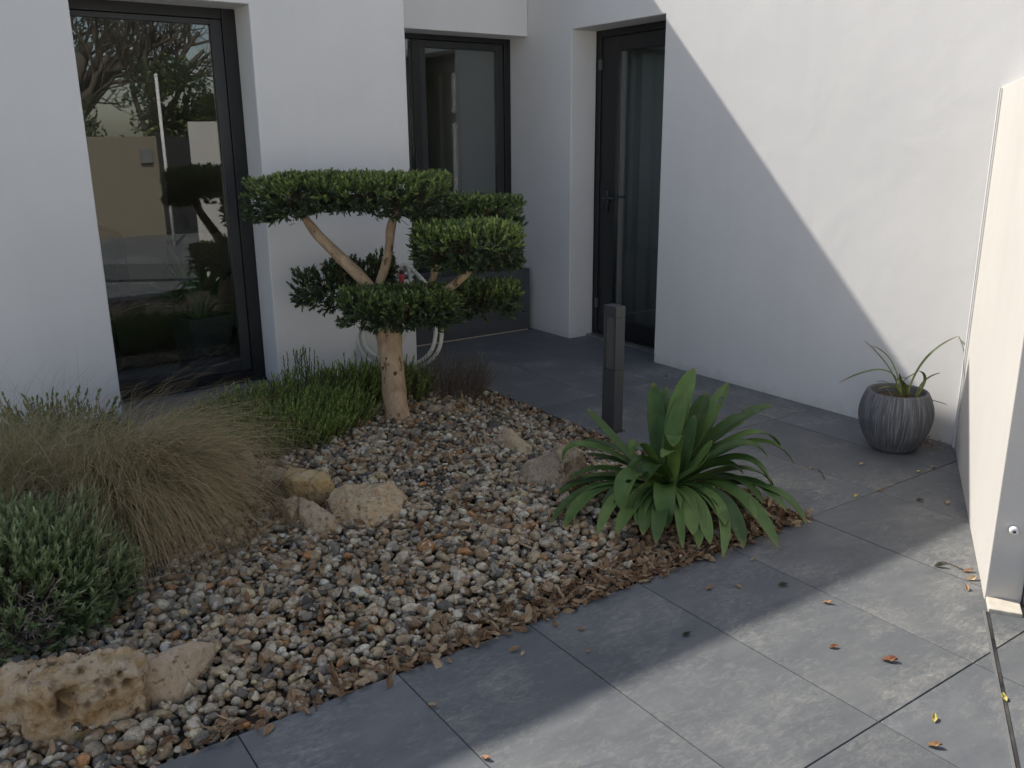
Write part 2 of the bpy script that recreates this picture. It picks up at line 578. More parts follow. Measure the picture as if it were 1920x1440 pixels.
GREENS = [(0.0, (0.049, 0.070, 0.040)), (0.35, (0.086, 0.119, 0.060)), (0.55, (0.132, 0.186, 0.070)), (0.8, (0.257, 0.331, 0.109)), (1.0, (0.414, 0.497, 0.149))]
M['olive'] = leafmat('clipped_tree_leaf', GREENS, 0.4, 0.38)
M['rosemary'] = leafmat('green_shrub_leaf', [(0.0, (0.086, 0.138, 0.033)), (0.5, (0.196, 0.287, 0.072)), (1.0, (0.380, 0.483, 0.143))], 0.5, 0.45)
M['lavender'] = leafmat('grey_green_leaf', [(0.0, (0.11, 0.155, 0.058)), (0.5, (0.22, 0.285, 0.125)), (1.0, (0.38, 0.44, 0.25))], 0.6, 0.42)
M['drytwig'] = leafmat('dry_twig', [(0.0, (0.13, 0.105, 0.085)), (0.5, (0.27, 0.225, 0.185)), (1.0, (0.42, 0.37, 0.31))], 0.8, 0.0)
M['heather'] = leafmat('faded_heather', [(0.0, (0.085, 0.068, 0.055)), (0.6, (0.175, 0.14, 0.115)), (1.0, (0.27, 0.235, 0.165))], 0.8, 0.0)
M['grass'] = leafmat('feather_grass_blade', [(0.0, (0.127, 0.144, 0.058)), (0.35, (0.253, 0.259, 0.118)), (0.7, (0.471, 0.414, 0.224)), (1.0, (0.750, 0.667, 0.426))], 0.5, 0.3,
                     (0.5, 1.0, (0.483, 0.345, 0.190)))
M['darkgrass'] = leafmat('dark_grass_blade', [(0.0, (0.03, 0.04, 0.02)), (1.0, (0.07, 0.09, 0.04))], 0.55, 0.2)
M['litter'] = leafmat('dead_leaf', [(0.0, (0.11, 0.062, 0.032)), (0.4, (0.23, 0.135, 0.07)), (0.7, (0.34, 0.23, 0.13)), (1.0, (0.48, 0.37, 0.23))], 0.65, 0.12)
M['yellowleaf'] = leafmat('yellow_leaf', [(0.0, (0.5, 0.42, 0.10)), (1.0, (0.55, 0.46, 0.15))], 0.6, 0.1)
M['orangeleaf'] = leafmat('rust_leaf', [(0.0, (0.27, 0.115, 0.06)), (1.0, (0.34, 0.20, 0.10))], 0.6, 0.1)
M['twig'] = leafmat('brown_twig', [(0.0, (0.11, 0.072, 0.042)), (1.0, (0.21, 0.145, 0.088))], 0.85, 0.0)


# ------------------------------------------------------------------ ground, patio, planting bed soil
XQ, YP1, YP2 = 4.06, 5.10, 5.62
BX0, BX1, BY0, BY1 = -0.70, 2.79, 1.98, 4.66
TX, TY = 0.4553, 0.91
TX0, TY0 = 0.513, 1.07


def rect_cut(r, h):
    """rectangle r minus rectangle h -> list of rectangles"""
    x0, x1, y0, y1 = r; a0, a1, b0, b1 = h
    if x1 <= a0 or x0 >= a1 or y1 <= b0 or y0 >= b1: return [r]
    out = []
    if x0 < a0: out.append((x0, a0, y0, y1))
    if x1 > a1: out.append((a1, x1, y0, y1))
    m0, m1 = max(x0, a0), min(x1, a1)
    if y0 < b0: out.append((m0, m1, y0, b0))
    if y1 > b1: out.append((m0, m1, b1, y1))
    return [q for q in out if q[1] - q[0] > 0.012 and q[3] - q[2] > 0.012]


s = Soup(); s.raw([(-90, -90, -0.05), (90, -90, -0.05), (90, 90, -0.05), (-90, 90, -0.05)], [(0, 1, 2, 3)])
tag(s.build('ground', M['asphalt'], smooth=False), kind='structure')

s = Soup()
G = 0.0017
for i in range(-14, 20):
    for j in range(-6, 6):
        x0 = TX0 + i * TX; y0 = TY0 + j * TY
        r = (x0 + G, x0 + TX - G, y0 + G, y0 + TY - G)
        if y0 > 5.80 or (y0 < TY0 - 2.5 * TY and x0 < TX0 + 1.5 * TX): continue
        if r[3] > 5.84: r = (r[0], r[1], r[2], 5.84)
        rnd = random.random()
        dz = random.uniform(-0.0006, 0.0006)
        for q in rect_cut(r, (BX0, BX1, BY0, BY1)):
            e = 0.0012
            a, b_, c, d = q
            V = [(a, c, -0.02), (b_, c, -0.02), (b_, d, -0.02), (a, d, -0.02),
                 (a, c, -e + dz), (b_, c, -e + dz), (b_, d, -e + dz), (a, d, -e + dz),
                 (a + e, c + e, dz), (b_ - e, c + e, dz), (b_ - e, d - e, dz), (a + e, d - e, dz)]
            F = [(0, 1, 5, 4), (1, 2, 6, 5), (2, 3, 7, 6), (3, 0, 4, 7), (4, 5, 9, 8), (5, 6, 10, 9), (6, 7, 11, 10), (7, 4, 8, 11), (8, 9, 10, 11)]
            s.raw(V, F, rnd=rnd)
tag(s.build('patio', M['slate'], smooth=False), kind='structure')
jb = rect_cut((TX0 - 14 * TX, TX0 + 20 * TX, TY0 - 2 * TY, 5.84), (BX0, BX1, BY0, BY1)) + [(TX0 + 2 * TX, TX0 + 20 * TX, TY0 - 6 * TY, TY0 - 2 * TY)]
tag(boxes('patio_bedding', [(q[0], q[1], q[2], q[3], -0.045, -0.008) for q in jb], M['joint']), kind='structure')


def bedz(x, y):
    """height of the gravel: flush at the paving, a low swell in the middle"""
    e = min(x - BX0 + 0.6, BX1 - x, y - BY0, BY1 - y + 0.3)
    k = max(0.0, min(1.0, e / 0.55))
    k = k * k * (3 - 2 * k)
    return -0.014 + 0.05 * k + 0.014 * k * mnoise.noise(Vector((x * 2.2, y * 2.2, 3.0)))


tag(boxes('bounce_ground', [(-14, TX0 + 2 * TX - 0.004, -4.51, TY0 - 2 * TY - 0.004, -0.045, -0.006)], M['pale']), kind='structure')  # unseen pale ground added to bounce sun onto the shaded front

nx, ny = 110, 90
V = []; F = []
for j in range(ny + 1):
    for i in range(nx + 1):
        x = BX0 + (BX1 - BX0) * i / nx; y = BY0 + (BY1 - BY0) * j / ny
        V.append((x, y, bedz(x, y) - 0.012 + 0.006 * mnoise.noise(Vector((x * 20, y * 20, 0)))))
for j in range(ny):
    for i in range(nx):
        a = j * (nx + 1) + i
        F.append((a, a + 1, a + nx + 2, a + nx + 1))
s = Soup(); s.raw(V, F)
tag(s.build('soil', M['soil']), kind='structure')

# ------------------------------------------------------------------ the house
house = empty('house', (2.0, 5.6, 0.0), 'white rendered flat roofed house with black framed glass doors around the planted courtyard', 'house')
ZT, ZL = 3.63, 2.180
OX0, OX1 = 0.887, 1.795
wall_grid('front_wall', 'y', YP1, YP1 + 0.25, [-6.0, OX0, OX1, 2.755], [-0.02, ZL, ZT],
          lambda u, v: OX0 < u < OX1 and v < ZL, M['plaster'], house)
boxes('return_wall', [(2.45, 2.755, YP1 + 0.252, 6.6, -0.02, ZT)], M['plaster'], house, 0.006)
boxes('lintel_wall', [(2.757, XQ - 0.002, YP2, YP2 + 0.23, ZL, ZT)], M['plaster'], house, 0.006)
DY0, DY1 = 4.19, 5.105
wall_grid('side_wall', 'x', XQ, XQ + 0.226, [0.55, DY0, DY1, 6.6], [-0.02, ZL, ZT],
          lambda u, v: DY0 < u < DY1 and v < ZL, M['plaster'], house)
boxes('roof', [(-6.0, 8.4, YP1 + 0.255, 10.2, 2.75, 3.2), (XQ + 0.23, 8.4, 0.8, YP1 + 0.25, 2.75, 3.2)], M['inside'], house)
boxes('rear_wall', [(-6.0, 8.4, 10.0, 10.2, -0.02, 2.748)], M['plaster'], house)
boxes('end_wall', [(XQ + 0.23, 8.198, 0.6, 0.798, -0.02, ZT)], M['plaster'], house)
wall_grid('gable_wall', 'x', -6.2, -6.002, [YP1, 6.4, 9.2, 10.2], [-0.02, .5, 2.3, ZT], lambda u, v: 6.4 < u < 9.2 and .5 < v < 2.3, M['plaster'], house)  # opening added out of view to let daylight into the main room
wall_grid('gable_wall', 'x', 8.2, 8.4, [0.8, 1.2, 4.6, 9.998], [-0.02, .4, 2.3, 2.748], lambda u, v: 1.2 < u < 4.6 and .4 < v < 2.3, M['plaster'], house)  # hidden opening added to brighten the room behind the entrance door
boxes('interior_floor', [(-5.99, 8.19, 5.86, 9.99, -0.04, -0.004), (XQ + 0.32, 8.19, 0.81, 5.858, -0.04, -0.004),
                         (-5.99, 2.44, 5.44, 5.858, -0.04, -0.004)], M['infloor'], house)
for q in ((2.46, 2.60, 6.62, 9.99), (4.10, 4.24, 6.62, 9.99), (-0.30, -0.16, 6.4, 9.99), (2.62, 4.08, 8.2, 8.3)):
    boxes('interior_wall', [(*q, 0.0, 2.74)], M['inside'], house)


def quad_frame(axis, p0, p1, u0, u1, v0, v1, wl, wr, wb, wt):
    """four profile boxes of a rectangular frame; u along the wall"""
    L = [(u0, u0 + wl, v0, v1), (u1 - wr, u1, v0, v1), (u0 + wl, u1 - wr, v0, v0 + wb), (u0 + wl, u1 - wr, v1 - wt, v1)]
    return [(a, b, p0, p1, c, d) if axis == 'y' else (p0, p1, a, b, c, d) for a, b, c, d in L if b > a and d > c]


# left glazed door in the front wall
gy = YP1 + 0.253
pd = boxes('patio_door', quad_frame('y', gy, gy + 0.07, OX0 - 0.03, OX1 + 0.03, 0.005, ZL + 0.03, 0.05, 0.105, 0.06, 0.085), M['frame'], house, 0.003)
boxes('sash', quad_frame('y', gy + 0.012, gy + 0.055, OX0 + 0.022, OX1 - 0.077, 0.067, ZL - 0.057, 0.022, 0.062, 0.055, 0.030), M['frame_grey'], pd, 0.003)
boxes('pane', [(0.002, OX1 - OX0 - 0.188, 0.0, 0.006, 0.123, ZL - 0.088)], M['glass'], pd, 0, 0.011, Vector((OX0 + 0.046, gy + 0.026, 0)))
boxes('threshold', [(OX0 + 0.001, OX1 - 0.001, gy - 0.035, gy - 0.001, 0.001, 0.014)], M['frame_grey'], pd, 0.002)
# window behind the trough
wy = YP2 + 0.233
wn = boxes('window', quad_frame('y', wy, wy + 0.07, 2.757, XQ + 0.03, 0.10, ZL + 0.04, 0.05, 0.085, 0.08, 0.075)
           + [(3.215, 3.275, wy, wy + 0.07, 0.18, ZL - 0.035)], M['frame'], house, 0.003)
boxes('sash', quad_frame('y', wy + 0.012, wy + 0.055, 3.277, 4.003, 0.182, ZL - 0.037, 0.05, 0.06, 0.06, 0.05), M['frame_grey'], wn, 0.003)
boxes('pane', [(2.81, 3.214, wy + 0.030, wy + 0.036, 0.182, ZL - 0.036)], M['glass_dark'], wn)
boxes('pane', [(3.33, 3.94, wy + 0.030, wy + 0.036, 0.245, ZL - 0.09)], M['glass_dark'], wn)
# narrow glazed entrance door in the side wall
dx = XQ + 0.229
ed = boxes('entrance_door', quad_frame('x', dx, dx + 0.07, DY0 - 0.03, DY1 + 0.03, 0.004, ZL + 0.03, 0.09, 0.075, 0.03, 0.075), M['frame'], house, 0.003)
boxes('door_leaf', quad_frame('x', dx + 0.010, dx + 0.056, DY0 + 0.061, DY1 - 0.046, 0.036, ZL - 0.047, 0.095, 0.16, 0.12, 0.10), M['frame'], ed, 0.003)
boxes('pane', [(dx + 0.028, dx + 0.034, DY0 + 0.157, DY1 - 0.207, 0.157, ZL - 0.148)], M['glass_dark'], ed)
bd = Soup()                                                       # grey sheet added inside the glass to lighten the black pane, gently waved
Vb_, Fb_ = [], []
for k in range(41):
    yb = 4.22 + .86 * k / 40; xb = dx + .16 + .012 * math.sin(k * .9) + .004 * math.sin(k * 2.3)
    Vb_ += [(xb, yb, .03), (xb, yb, ZL + .1), (xb + .004, yb, ZL + .1), (xb + .004, yb, .03)]
for k in range(40):
    for q in range(4):
        Fb_.append((k * 4 + q, k * 4 + (q + 1) % 4, k * 4 + 4 + (q + 1) % 4, k * 4 + 4 + q))
bd.raw(Vb_, Fb_)
bd.build('pane_backing', M['pane_backing'], ed)
boxes('hinge', [(dx - 0.012, dx + 0.009, DY1 - 0.055, DY1 - 0.032, 1.92, 1.99)], M['gate'], ed, 0.003)
boxes('hinge', [(dx - 0.012, dx + 0.009, DY1 - 0.055, DY1 - 0.032, 0.22, 0.29)], M['gate'], ed, 0.003)
hs = Soup()
hy = DY1 - 0.13
Vt, Ft = tube_data([(dx + 0.012, hy, 1.04), (dx - 0.035, hy, 1.04), (dx - 0.045, hy - 0.01, 1.04), (dx - 0.047, hy - 0.13, 1.04)], [0.011] * 4, 10)
hs.raw(Vt, Ft)
Vb, Fb = box_data(dx + 0.002, dx + 0.0095, hy - 0.02, hy + 0.02, 0.93, 1.09)
hs.raw(Vb, Fb)
hs.build('handle', M['frame_grey'], ed)
boxes('threshold', [(XQ + 0.16, dx - 0.001, DY0 + 0.002, DY1 - 0.002, 0.001, 0.016)], M['alu'], ed, 0.002)

# ------------------------------------------------------------------ low garden wall that runs at an angle to the gate
DA = Vector((4.062, 2.100, 0)); DB = Vector((2.716, 1.242, 0))
dd = (DB - DA).normalized(); ang = math.atan2(dd.y, dd.x); DL = (DB - DA).length
gw = empty('garden_wall', (3.4, 1.65, 0.0), 'low white rendered garden wall standing in the sun at an angle to the house', 'wall')
# local frame: x along the wall from the house, y to the sunny side is negative
boxes('wall', [(-0.30, DL, 0.0, 0.105, -0.02, 1.655)], M['cream'], gw, 0.004, ang, DA)  # white wall, colour darkened to temper the direct sun
boxes('corner_profile', [(0.012, 0.034, -0.012, -0.001, 0.0, 1.65), (0.040, 0.050, -0.006, -0.001, 0.0, 1.648)], M['whitemetal'], gw, 0.002, ang, DA)
boxes('base', [(DL + 0.001, DL + 0.085, 0.004, 0.10, -0.02, 0.012)], M['mortar'], gw, 0.004, ang, DA)
boxes('post', [(DL - 0.06, DL + 0.012, 0.107, 0.155, -0.02, 1.66)], M['gate'], gw, 0.006, ang, DA)
# round door stop on the wall end
rx = Matrix.Translation(DA) @ Matrix.Rotation(ang, 4, 'Z')


def local_lathe(name, prof, axis_org, mat, parent, n=24):
    V = []; F = []
    for r, h in prof:
        for k in range(n):
            a = 2 * math.pi * k / n
            V.append(rx @ Vector((axis_org[0] + h, axis_org[1] + r * math.cos(a), axis_org[2] + r * math.sin(a))))
    for i in range(len(prof) - 1):
        for k in range(n):
            k2 = (k + 1) % n
            F.append((i * n + k, i * n + k2, (i + 1) * n + k2, (i + 1) * n + k))
    F.append(tuple((len(prof) - 1) * n + k for k in range(n)))
    s = Soup(); s.raw([tuple(v) for v in V], F)
    return s.build(name, mat, parent)


ds = local_lathe('door_stop', [(0.012, 0.001), (0.0138, 0.005), (0.0138, 0.017), (0.011, 0.022), (0.006, 0.0225)], (DL, 0.052, 0.255), M['whitemetal'], gw)
local_lathe('screw', [(0.0048, 0.0227), (0.0045, 0.0245), (0.002, 0.0250)], (DL, 0.052, 0.255), M['dark'], ds, 12)
# gate beside it
gt = empty('gate', (2.55, 0.95, 0.0), 'grey metal gate at the right edge behind the end of the white garden wall', 'gate')
boxes('panel', [(DL + 0.055, DL + 1.9, 0.175, 0.215, 0.03, 0.20)], M['gate'], gt, 0.004, ang, DA)
boxes('bracket', [(DL + 0.030, DL + 0.054, 0.170, 0.200, 0.01, 0.13)], M['whitemetal'], gt, 0.003, ang, DA)
boxes('track', [(DL + 0.09, DL + 2.6, -0.012, -0.004, 0.0008, 0.0045)], M['alu'], gt, 0.0, ang, DA)
boxes('track_groove', [(DL + 0.09, DL + 2.6, -0.003, 0.006, 0.0008, 0.0022)], M['joint'], gt, 0.0, ang, DA)

# ------------------------------------------------------------------ trough under the window
tr = empty('planter_trough', (3.38, 5.7, 0.0), 'long dark grey rectangular planter trough below the window', 'planter')
tx0, tx1, ty0, ty1, tz = 2.775, 4.005, 5.535, 5.845, 0.487
boxes('trough', [(tx0, tx1, ty0, ty0 + 0.028, 0.012, tz), (tx0, tx1, ty1 - 0.028, ty1, 0.012, tz), (tx0, tx0 + 0.028, ty0 + 0.029, ty1 - 0.029, 0.012, tz),
                 (tx1 - 0.028, tx1, ty0 + 0.029, ty1 - 0.029, 0.012, tz)], M['trough'], tr, 0.004)
boxes('base', [(tx0 + 0.012, tx1 - 0.012, ty0 + 0.012, ty1 - 0.012, 0.0015, 0.011)], M['mortar'], tr)
boxes('soil', [(tx0 + 0.03, tx1 - 0.03, ty0 + 0.03, ty1 - 0.03, 0.30, 0.43)], M['soil'], tr)

# ------------------------------------------------------------------ bollard light
bl = empty('bollard_light', (2.886, 3.268, 0.0), 'slim dark square bollard light with a pale side lens beside the strappy plant', 'bollard light')
bx0, bx1, by0, by1, bh = 2.856, 2.916, 3.220, 3.315, 0.652
boxes('post', [(bx0, bx1, by0, by1, 0.004, 0.325), (bx0 + 0.022, bx1, by0, by1, 0.326, 0.596), (bx0, bx0 + 0.022, by0, by0 + 0.018, 0.326, 0.596),
               (bx0, bx0 + 0.022, by1 - 0.018, by1, 0.326, 0.596), (bx0, bx1, by0, by1, 0.597, bh)], M['bollard'], bl, 0.0015)
boxes('lens', [(bx0 + 0.005, bx0 + 0.021, by0 + 0.0185, by1 - 0.0185, 0.327, 0.595)], M['lens'], bl, 0.002)
boxes('base_plate', [(bx0 - 0.012, bx1 + 0.012, by0 - 0.012, by1 + 0.012, 0.0012, 0.0038)], M['bollard'], bl)

# ------------------------------------------------------------------ garden hose on the pier
ho = empty('garden_hose', (2.70, 5.0, 0.55), 'cream garden hose hung in loose coils on the corner of the white pier', 'hose')
HD = 5.62


def hp(px, py, k=0.0):
    p = dep(px, py, HD + k)
    return tuple(p)


coil = [(757, 505, 0), (720, 530, .02), (655, 585, .03), (640, 640, .03), (668, 682, .03), (720, 697, .0), (780, 690, -.02), (815, 668, -.06), (828, 632, -.06), (822, 585, -.05),
        (800, 535, -.04), (772, 507, -.02), (752, 512, .0), (706, 560, .03), (672, 625, .03), (690, 672, .02), (742, 694, -.02), (790, 676, -.05), (812, 650, -.07), (817, 605, -.06),
        (806, 552, -.05), (780, 512, -.03), (755, 500, 0), (715, 545, .01), (683, 620, .01), (694, 660, .0), (735, 672, -.01), (752, 640, -.02), (764, 600, -.02), (772, 550, -.02), (766, 506, -.02),
        (757, 496, -.04), (742, 515, -.03), (753, 528, -.03)]
cp = spline([hp(*c) for c in coil], 260)
tube('hose', cp, [0.0132] * len(cp), M['hose'], ho, 10)
p0 = Vector(hp(753, 514, -.045)); p1 = Vector(hp(753, 535, -.045)); p2 = Vector(hp(754, 560, -.045))
tube('connector', [p0, p0.lerp(p1, .15), p1.lerp(p0, .1), p1], [0.014, 0.017, 0.017, 0.014], M['red'], ho, 14)
tube('collar', [p1, p1.lerp(p2, .3)], [0.0155, 0.0145], M['dark'], ho, 14)
tube('collar', [p0.lerp(p1, -.35), p0], [0.013, 0.0155], M['dark'], ho, 14)
tube('hose_end', [p1.lerp(p2, .28), p1.lerp(p2, .7), p2, Vector(hp(752, 590, -.04)), Vector(hp(748, 620, -.02))], [0.012] * 5, M['hose'], ho, 10)
hk = Vector(hp(766, 512, 0))
boxes('hook', [(hk.x - 0.05, hk.x + 0.03, hk.y - 0.02, YP1 - 0.002, hk.z - 0.035, hk.z - 0.02), (hk.x - 0.05, hk.x + 0.03, YP1 - 0.008, YP1 - 0.0025, hk.z - 0.06, hk.z - 0.036)], M['dark'], ho, 0.003)
tube('coupling', [hp(795, 531, -.05), hp(799, 538, -.05), hp(803, 546, -.05)], [0.0135, 0.0145, 0.0125], M['dark'], ho, 12)


# ------------------------------------------------------------------ rocks
RYAW = math.atan2(CR.y, CR.x)


def rock_data(size, seed, ncut=9, rough=0.12, freq=1.6, dents=(), sub=5):
    bm = bmesh.new()
    bmesh.ops.create_icosphere(bm, subdivisions=sub, radius=1)
    rg = random.Random(seed)
    planes = []
    for k in range(ncut):
        n = Vector((rg.gauss(0, 1), rg.gauss(0, 1), rg.gauss(0, 1))).normalized()
        planes.append((n, rg.uniform(0.62, 0.88)))
    so = Vector((seed * 3.7, seed * 1.3, seed * 2.1))
    for v in bm.verts:
        d = v.co.normalized()
        r = 1.0
        for n, o in planes:
            c = d.dot(n)
            if c > 0.05: r = min(r, o / c)
        r += rough * (mnoise.fractal(d * freq + so, 0.8, 2.1, 6))
        r += rough * 0.35 * mnoise.ridged_multi_fractal(d * freq * 3 + so, 0.9, 2.2, 4, 1.0, 2.0) - rough * 0.35
        for c, rad, depth in dents:
            t = (d - Vector(c).normalized()).length / rad
            if t < 1: r -= depth * (1 - t * t) ** 2
        v.co = Vector((d.x * r * size[0], d.y * r * size[1], d.z * r * size[2]))
    V = [tuple(v.co) for v in bm.verts]; F = [tuple(x.index for x in f.verts) for f in bm.faces]
    bm.free()
    return V, F


def rock(label, blobs, mat, base, cat='rock', group='rocks set in the gravel'):
    """blobs: (size, offset in image-aligned local axes, yaw, tilt, seed, kwargs)"""
    s = Soup()
    for size, off, yaw, tilt, seed, kw in blobs:
        V, F = rock_data(size, seed, **kw)
        mt = Matrix.Rotation(RYAW, 4, 'Z') @ Matrix.Translation(off) @ Matrix.Rotation(yaw, 4, 'Z') @ Matrix.Rotation(tilt, 4, 'Y')
        s.raw([tuple(mt @ Vector(v)) for v in V], F)
    o = s.build('rock', mat)
    o.location = base
    return tag(o, label, cat, group)


RM = dict(
    yellow=rockmat('ochre_limestone', [(0.3, (0.448, 0.286, 0.106)), (0.5, (0.594, 0.435, 0.211)), (0.7, (0.672, 0.551, 0.365))], (0.403, 0.297, 0.163), 0.25),
    pale=rockmat('pale_limestone', [(0.3, (0.426, 0.318, 0.192)), (0.5, (0.560, 0.435, 0.278)), (0.7, (0.650, 0.541, 0.384))], (0.336, 0.233, 0.134), 0.25),
    pink=rockmat('pink_breccia', [(0.3, (0.479, 0.262, 0.118)), (0.45, (0.663, 0.470, 0.270)), (0.6, (0.708, 0.579, 0.371)), (0.72, (0.537, 0.306, 0.152))], (0.750, 0.655, 0.448), 0.5, 16),
    gold=rockmat('pitted_gold_limestone', [(0.32, (0.291, 0.175, 0.072)), (0.44, (0.504, 0.345, 0.178)), (0.56, (0.627, 0.488, 0.322)), (0.70, (0.694, 0.594, 0.451))], (0.280, 0.164, 0.067), 0.7, 7),
    beige=rockmat('smooth_beige_limestone', [(0.3, (0.515, 0.382, 0.250)), (0.6, (0.672, 0.530, 0.374))], (0.470, 0.329, 0.192), 0.15),
    grey=rockmat('lichened_limestone', [(0.3, (0.314, 0.239, 0.154)), (0.5, (0.448, 0.355, 0.240)), (0.7, (0.582, 0.477, 0.346))], (0.582, 0.488, 0.355), 0.5, 14),
)


def hull_rock(label, mat, hulls, seed, rough=.006, freq=16, dents=(), pit_dark=.0):
    """angular rock from hand placed corner points: convex hull, fine subdivision, eroded surface"""
    s = Soup()
    so = Vector((seed * 3.1, seed * 1.7, seed))
    allp = []
    for pts_ in hulls:
        bm = bmesh.new()
        P = [at(a, b, z + .042) for a, b, z in pts_]
        back = [p + Vector((CF.x, CF.y, 0)).normalized() * .09 + Vector((0, 0, -p.z * .55)) for p in P if p.z > .07]
        under = [Vector((p.x, p.y, -.03)) for p in P]
        for p in P + back + under: bm.verts.new(p)
        r = bmesh.ops.convex_hull(bm, input=bm.verts)
        bmesh.ops.delete(bm, geom=list({g for g in r['geom_interior'] + r['geom_unused'] if isinstance(g, bmesh.types.BMVert)}), context='VERTS')
        bmesh.ops.triangulate(bm, faces=bm.faces)
        for _ in range(7):
            es = [e for e in bm.edges if e.calc_length() > .010]
            if not es: break
            bmesh.ops.subdivide_edges(bm, edges=es, cuts=1, use_grid_fill=False)
            bmesh.ops.triangulate(bm, faces=[f for f in bm.faces if len(f.verts) > 3])
        for _ in range(1): bmesh.ops.smooth_vert(bm, verts=bm.verts, factor=.5, use_axis_x=True, use_axis_y=True, use_axis_z=True)
        bmesh.ops.recalc_face_normals(bm, faces=bm.faces)
        bm.normal_update()
        new, pits = [], []
        for v in bm.verts:
            p = v.co; pit = 0.0
            d = rough * 1.5 * mnoise.fractal(p * freq + so, .85, 2.1, 6) + rough * .9 * (mnoise.ridged_multi_fractal(p * freq * 2.3 + so, .9, 2.2, 4, 1.0, 2.0) - 1.0)
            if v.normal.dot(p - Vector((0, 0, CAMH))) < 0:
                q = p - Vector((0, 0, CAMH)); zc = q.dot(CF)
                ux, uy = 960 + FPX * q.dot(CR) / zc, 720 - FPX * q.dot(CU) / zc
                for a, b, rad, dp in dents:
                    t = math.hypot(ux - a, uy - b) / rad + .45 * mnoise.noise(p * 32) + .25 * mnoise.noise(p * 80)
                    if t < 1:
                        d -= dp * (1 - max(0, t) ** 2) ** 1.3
                        pit = max(pit, pit_dark * min(1, 1.5 * (1 - t)))  # darker brown towards the middle of each dent
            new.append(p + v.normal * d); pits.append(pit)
        for v, q in zip(bm.verts, new): v.co = q
        bm.normal_update()
        allp += [v.co.copy() for v in bm.verts]
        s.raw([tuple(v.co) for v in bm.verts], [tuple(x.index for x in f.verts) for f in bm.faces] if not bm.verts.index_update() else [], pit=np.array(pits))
        bm.free()
    c = sum(allp, Vector()) / len(allp); c.z = 0
    o = s.build('rock', mat)
    o.data.transform(Matrix.Translation(-c)); o.location = c
    return tag(o, label, 'rock', 'rocks set in the gravel')


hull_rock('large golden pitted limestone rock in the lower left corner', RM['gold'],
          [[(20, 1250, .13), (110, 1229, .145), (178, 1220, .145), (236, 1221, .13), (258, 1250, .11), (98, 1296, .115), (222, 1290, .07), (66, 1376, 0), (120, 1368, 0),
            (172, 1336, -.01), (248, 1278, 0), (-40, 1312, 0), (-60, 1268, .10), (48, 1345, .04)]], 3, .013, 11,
          [(118, 1312, 34, .040), (108, 1332, 20, .022), (205, 1280, 15, .016), (226, 1264, 12, .012), (190, 1300, 11, .012), (152, 1255, 9, .016), (238, 1280, 12, .012), (38, 1316, 14, .014), (165, 1322, 10, .010), (212, 1298, 8, .010), (182, 1280, 7, .010)], pit_dark=1.0)
hull_rock('smooth beige triangular rock touching the large golden rock', RM['beige'],
          [[(252, 1242, .075), (358, 1202, .07), (386, 1213, .04), (336, 1292, 0), (300, 1302, 0), (272, 1288, .0), (262, 1262, .06), (392, 1238, 0), (300, 1245, .085)]], 7, .0028, 12)
hull_rock('blocky ochre yellow rock behind the two paler rocks in the gravel', RM['yellow'],
          [[(543, 875, .11), (575, 880, .12), (612, 886, .11), (532, 892, .10), (619, 899, .10), (548, 901, .10), (600, 903, .10), (530, 915, .04), (545, 930, .01), (585, 934, .01), (616, 924, .01)]], 11, .004, 14)
hull_rock('grey beige jagged rock in front of the ochre yellow rock', RM['pale'],
          [[(530, 936, .07), (552, 931, .08), (562, 945, .07), (548, 968, .05), (528, 968, .01), (545, 978, .0)],
           [(560, 933, .085), (582, 938, .09), (602, 952, .08), (627, 968, .07), (562, 958, .07), (590, 1006, .0), (622, 994, .01), (575, 985, .02)]], 13, .005, 18)
hull_rock('broad pink and white mottled rock right of the ochre yellow rock', RM['pink'],
          [[(622, 920, .075), (650, 908, .085), (735, 905, .085), (757, 930, .05), (748, 962, .02), (614, 942, .055), (640, 990, .0), (690, 994, .0), (735, 978, .0), (690, 940, .08)]], 17, .007, 22,
          [(668, 950, 12, .007), (655, 972, 8, .006), (705, 962, 22, .006)])
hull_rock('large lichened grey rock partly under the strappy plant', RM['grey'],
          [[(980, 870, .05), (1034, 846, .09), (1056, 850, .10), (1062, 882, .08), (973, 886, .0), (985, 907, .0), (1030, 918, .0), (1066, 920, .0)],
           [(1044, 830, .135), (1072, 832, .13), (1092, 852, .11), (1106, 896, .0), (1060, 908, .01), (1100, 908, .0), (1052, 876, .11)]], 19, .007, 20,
          [(1066, 878, 13, .034)], pit_dark=.6)
hull_rock('narrow yellowish wedge of rock leaning behind the lichened rock', RM['pale'],
          [[(928, 827, .02), (943, 802, .075), (957, 803, .085), (997, 838, .03), (992, 851, .0), (974, 853, .0), (960, 826, .06)]], 23, .003, 18)
hull_rock('small pointed pale rock at the edge of the feather grass', RM['pale'],
          [[(454, 846, .10), (468, 845, .10), (448, 862, .04), (482, 876, .01), (447, 880, .0), (470, 880, .02)]], 29, .003, 20)
rock('knobbly pale flint lying behind the tree trunk',
     [((0.055, 0.035, 0.028), (-0.03, 0, 0.03), 0.2, 0.1, 95, dict(ncut=5, rough=0.15)), ((0.045, 0.03, 0.028), (0.04, 0, 0.035), 0.5, -0.2, 96, dict(ncut=5, rough=0.18))],
     RM['grey'], at(828, 778, 0.02))
rock('flat grey stone half hidden below the feather grass',
     [((0.10, 0.07, 0.04), (0, 0, 0.025), 0.3, 0.0, 98, dict(ncut=8, rough=0.08))], RM['grey'], at(505, 905, 0.02))
ROCKZ = [(at(575, 916, .02), .12), (at(577, 975, .02), .11), (at(686, 950, .02), .16), (at(122, 1300, .02), .18), (at(308, 1247, .02), .11), (at(1040, 893, .02), .15)]


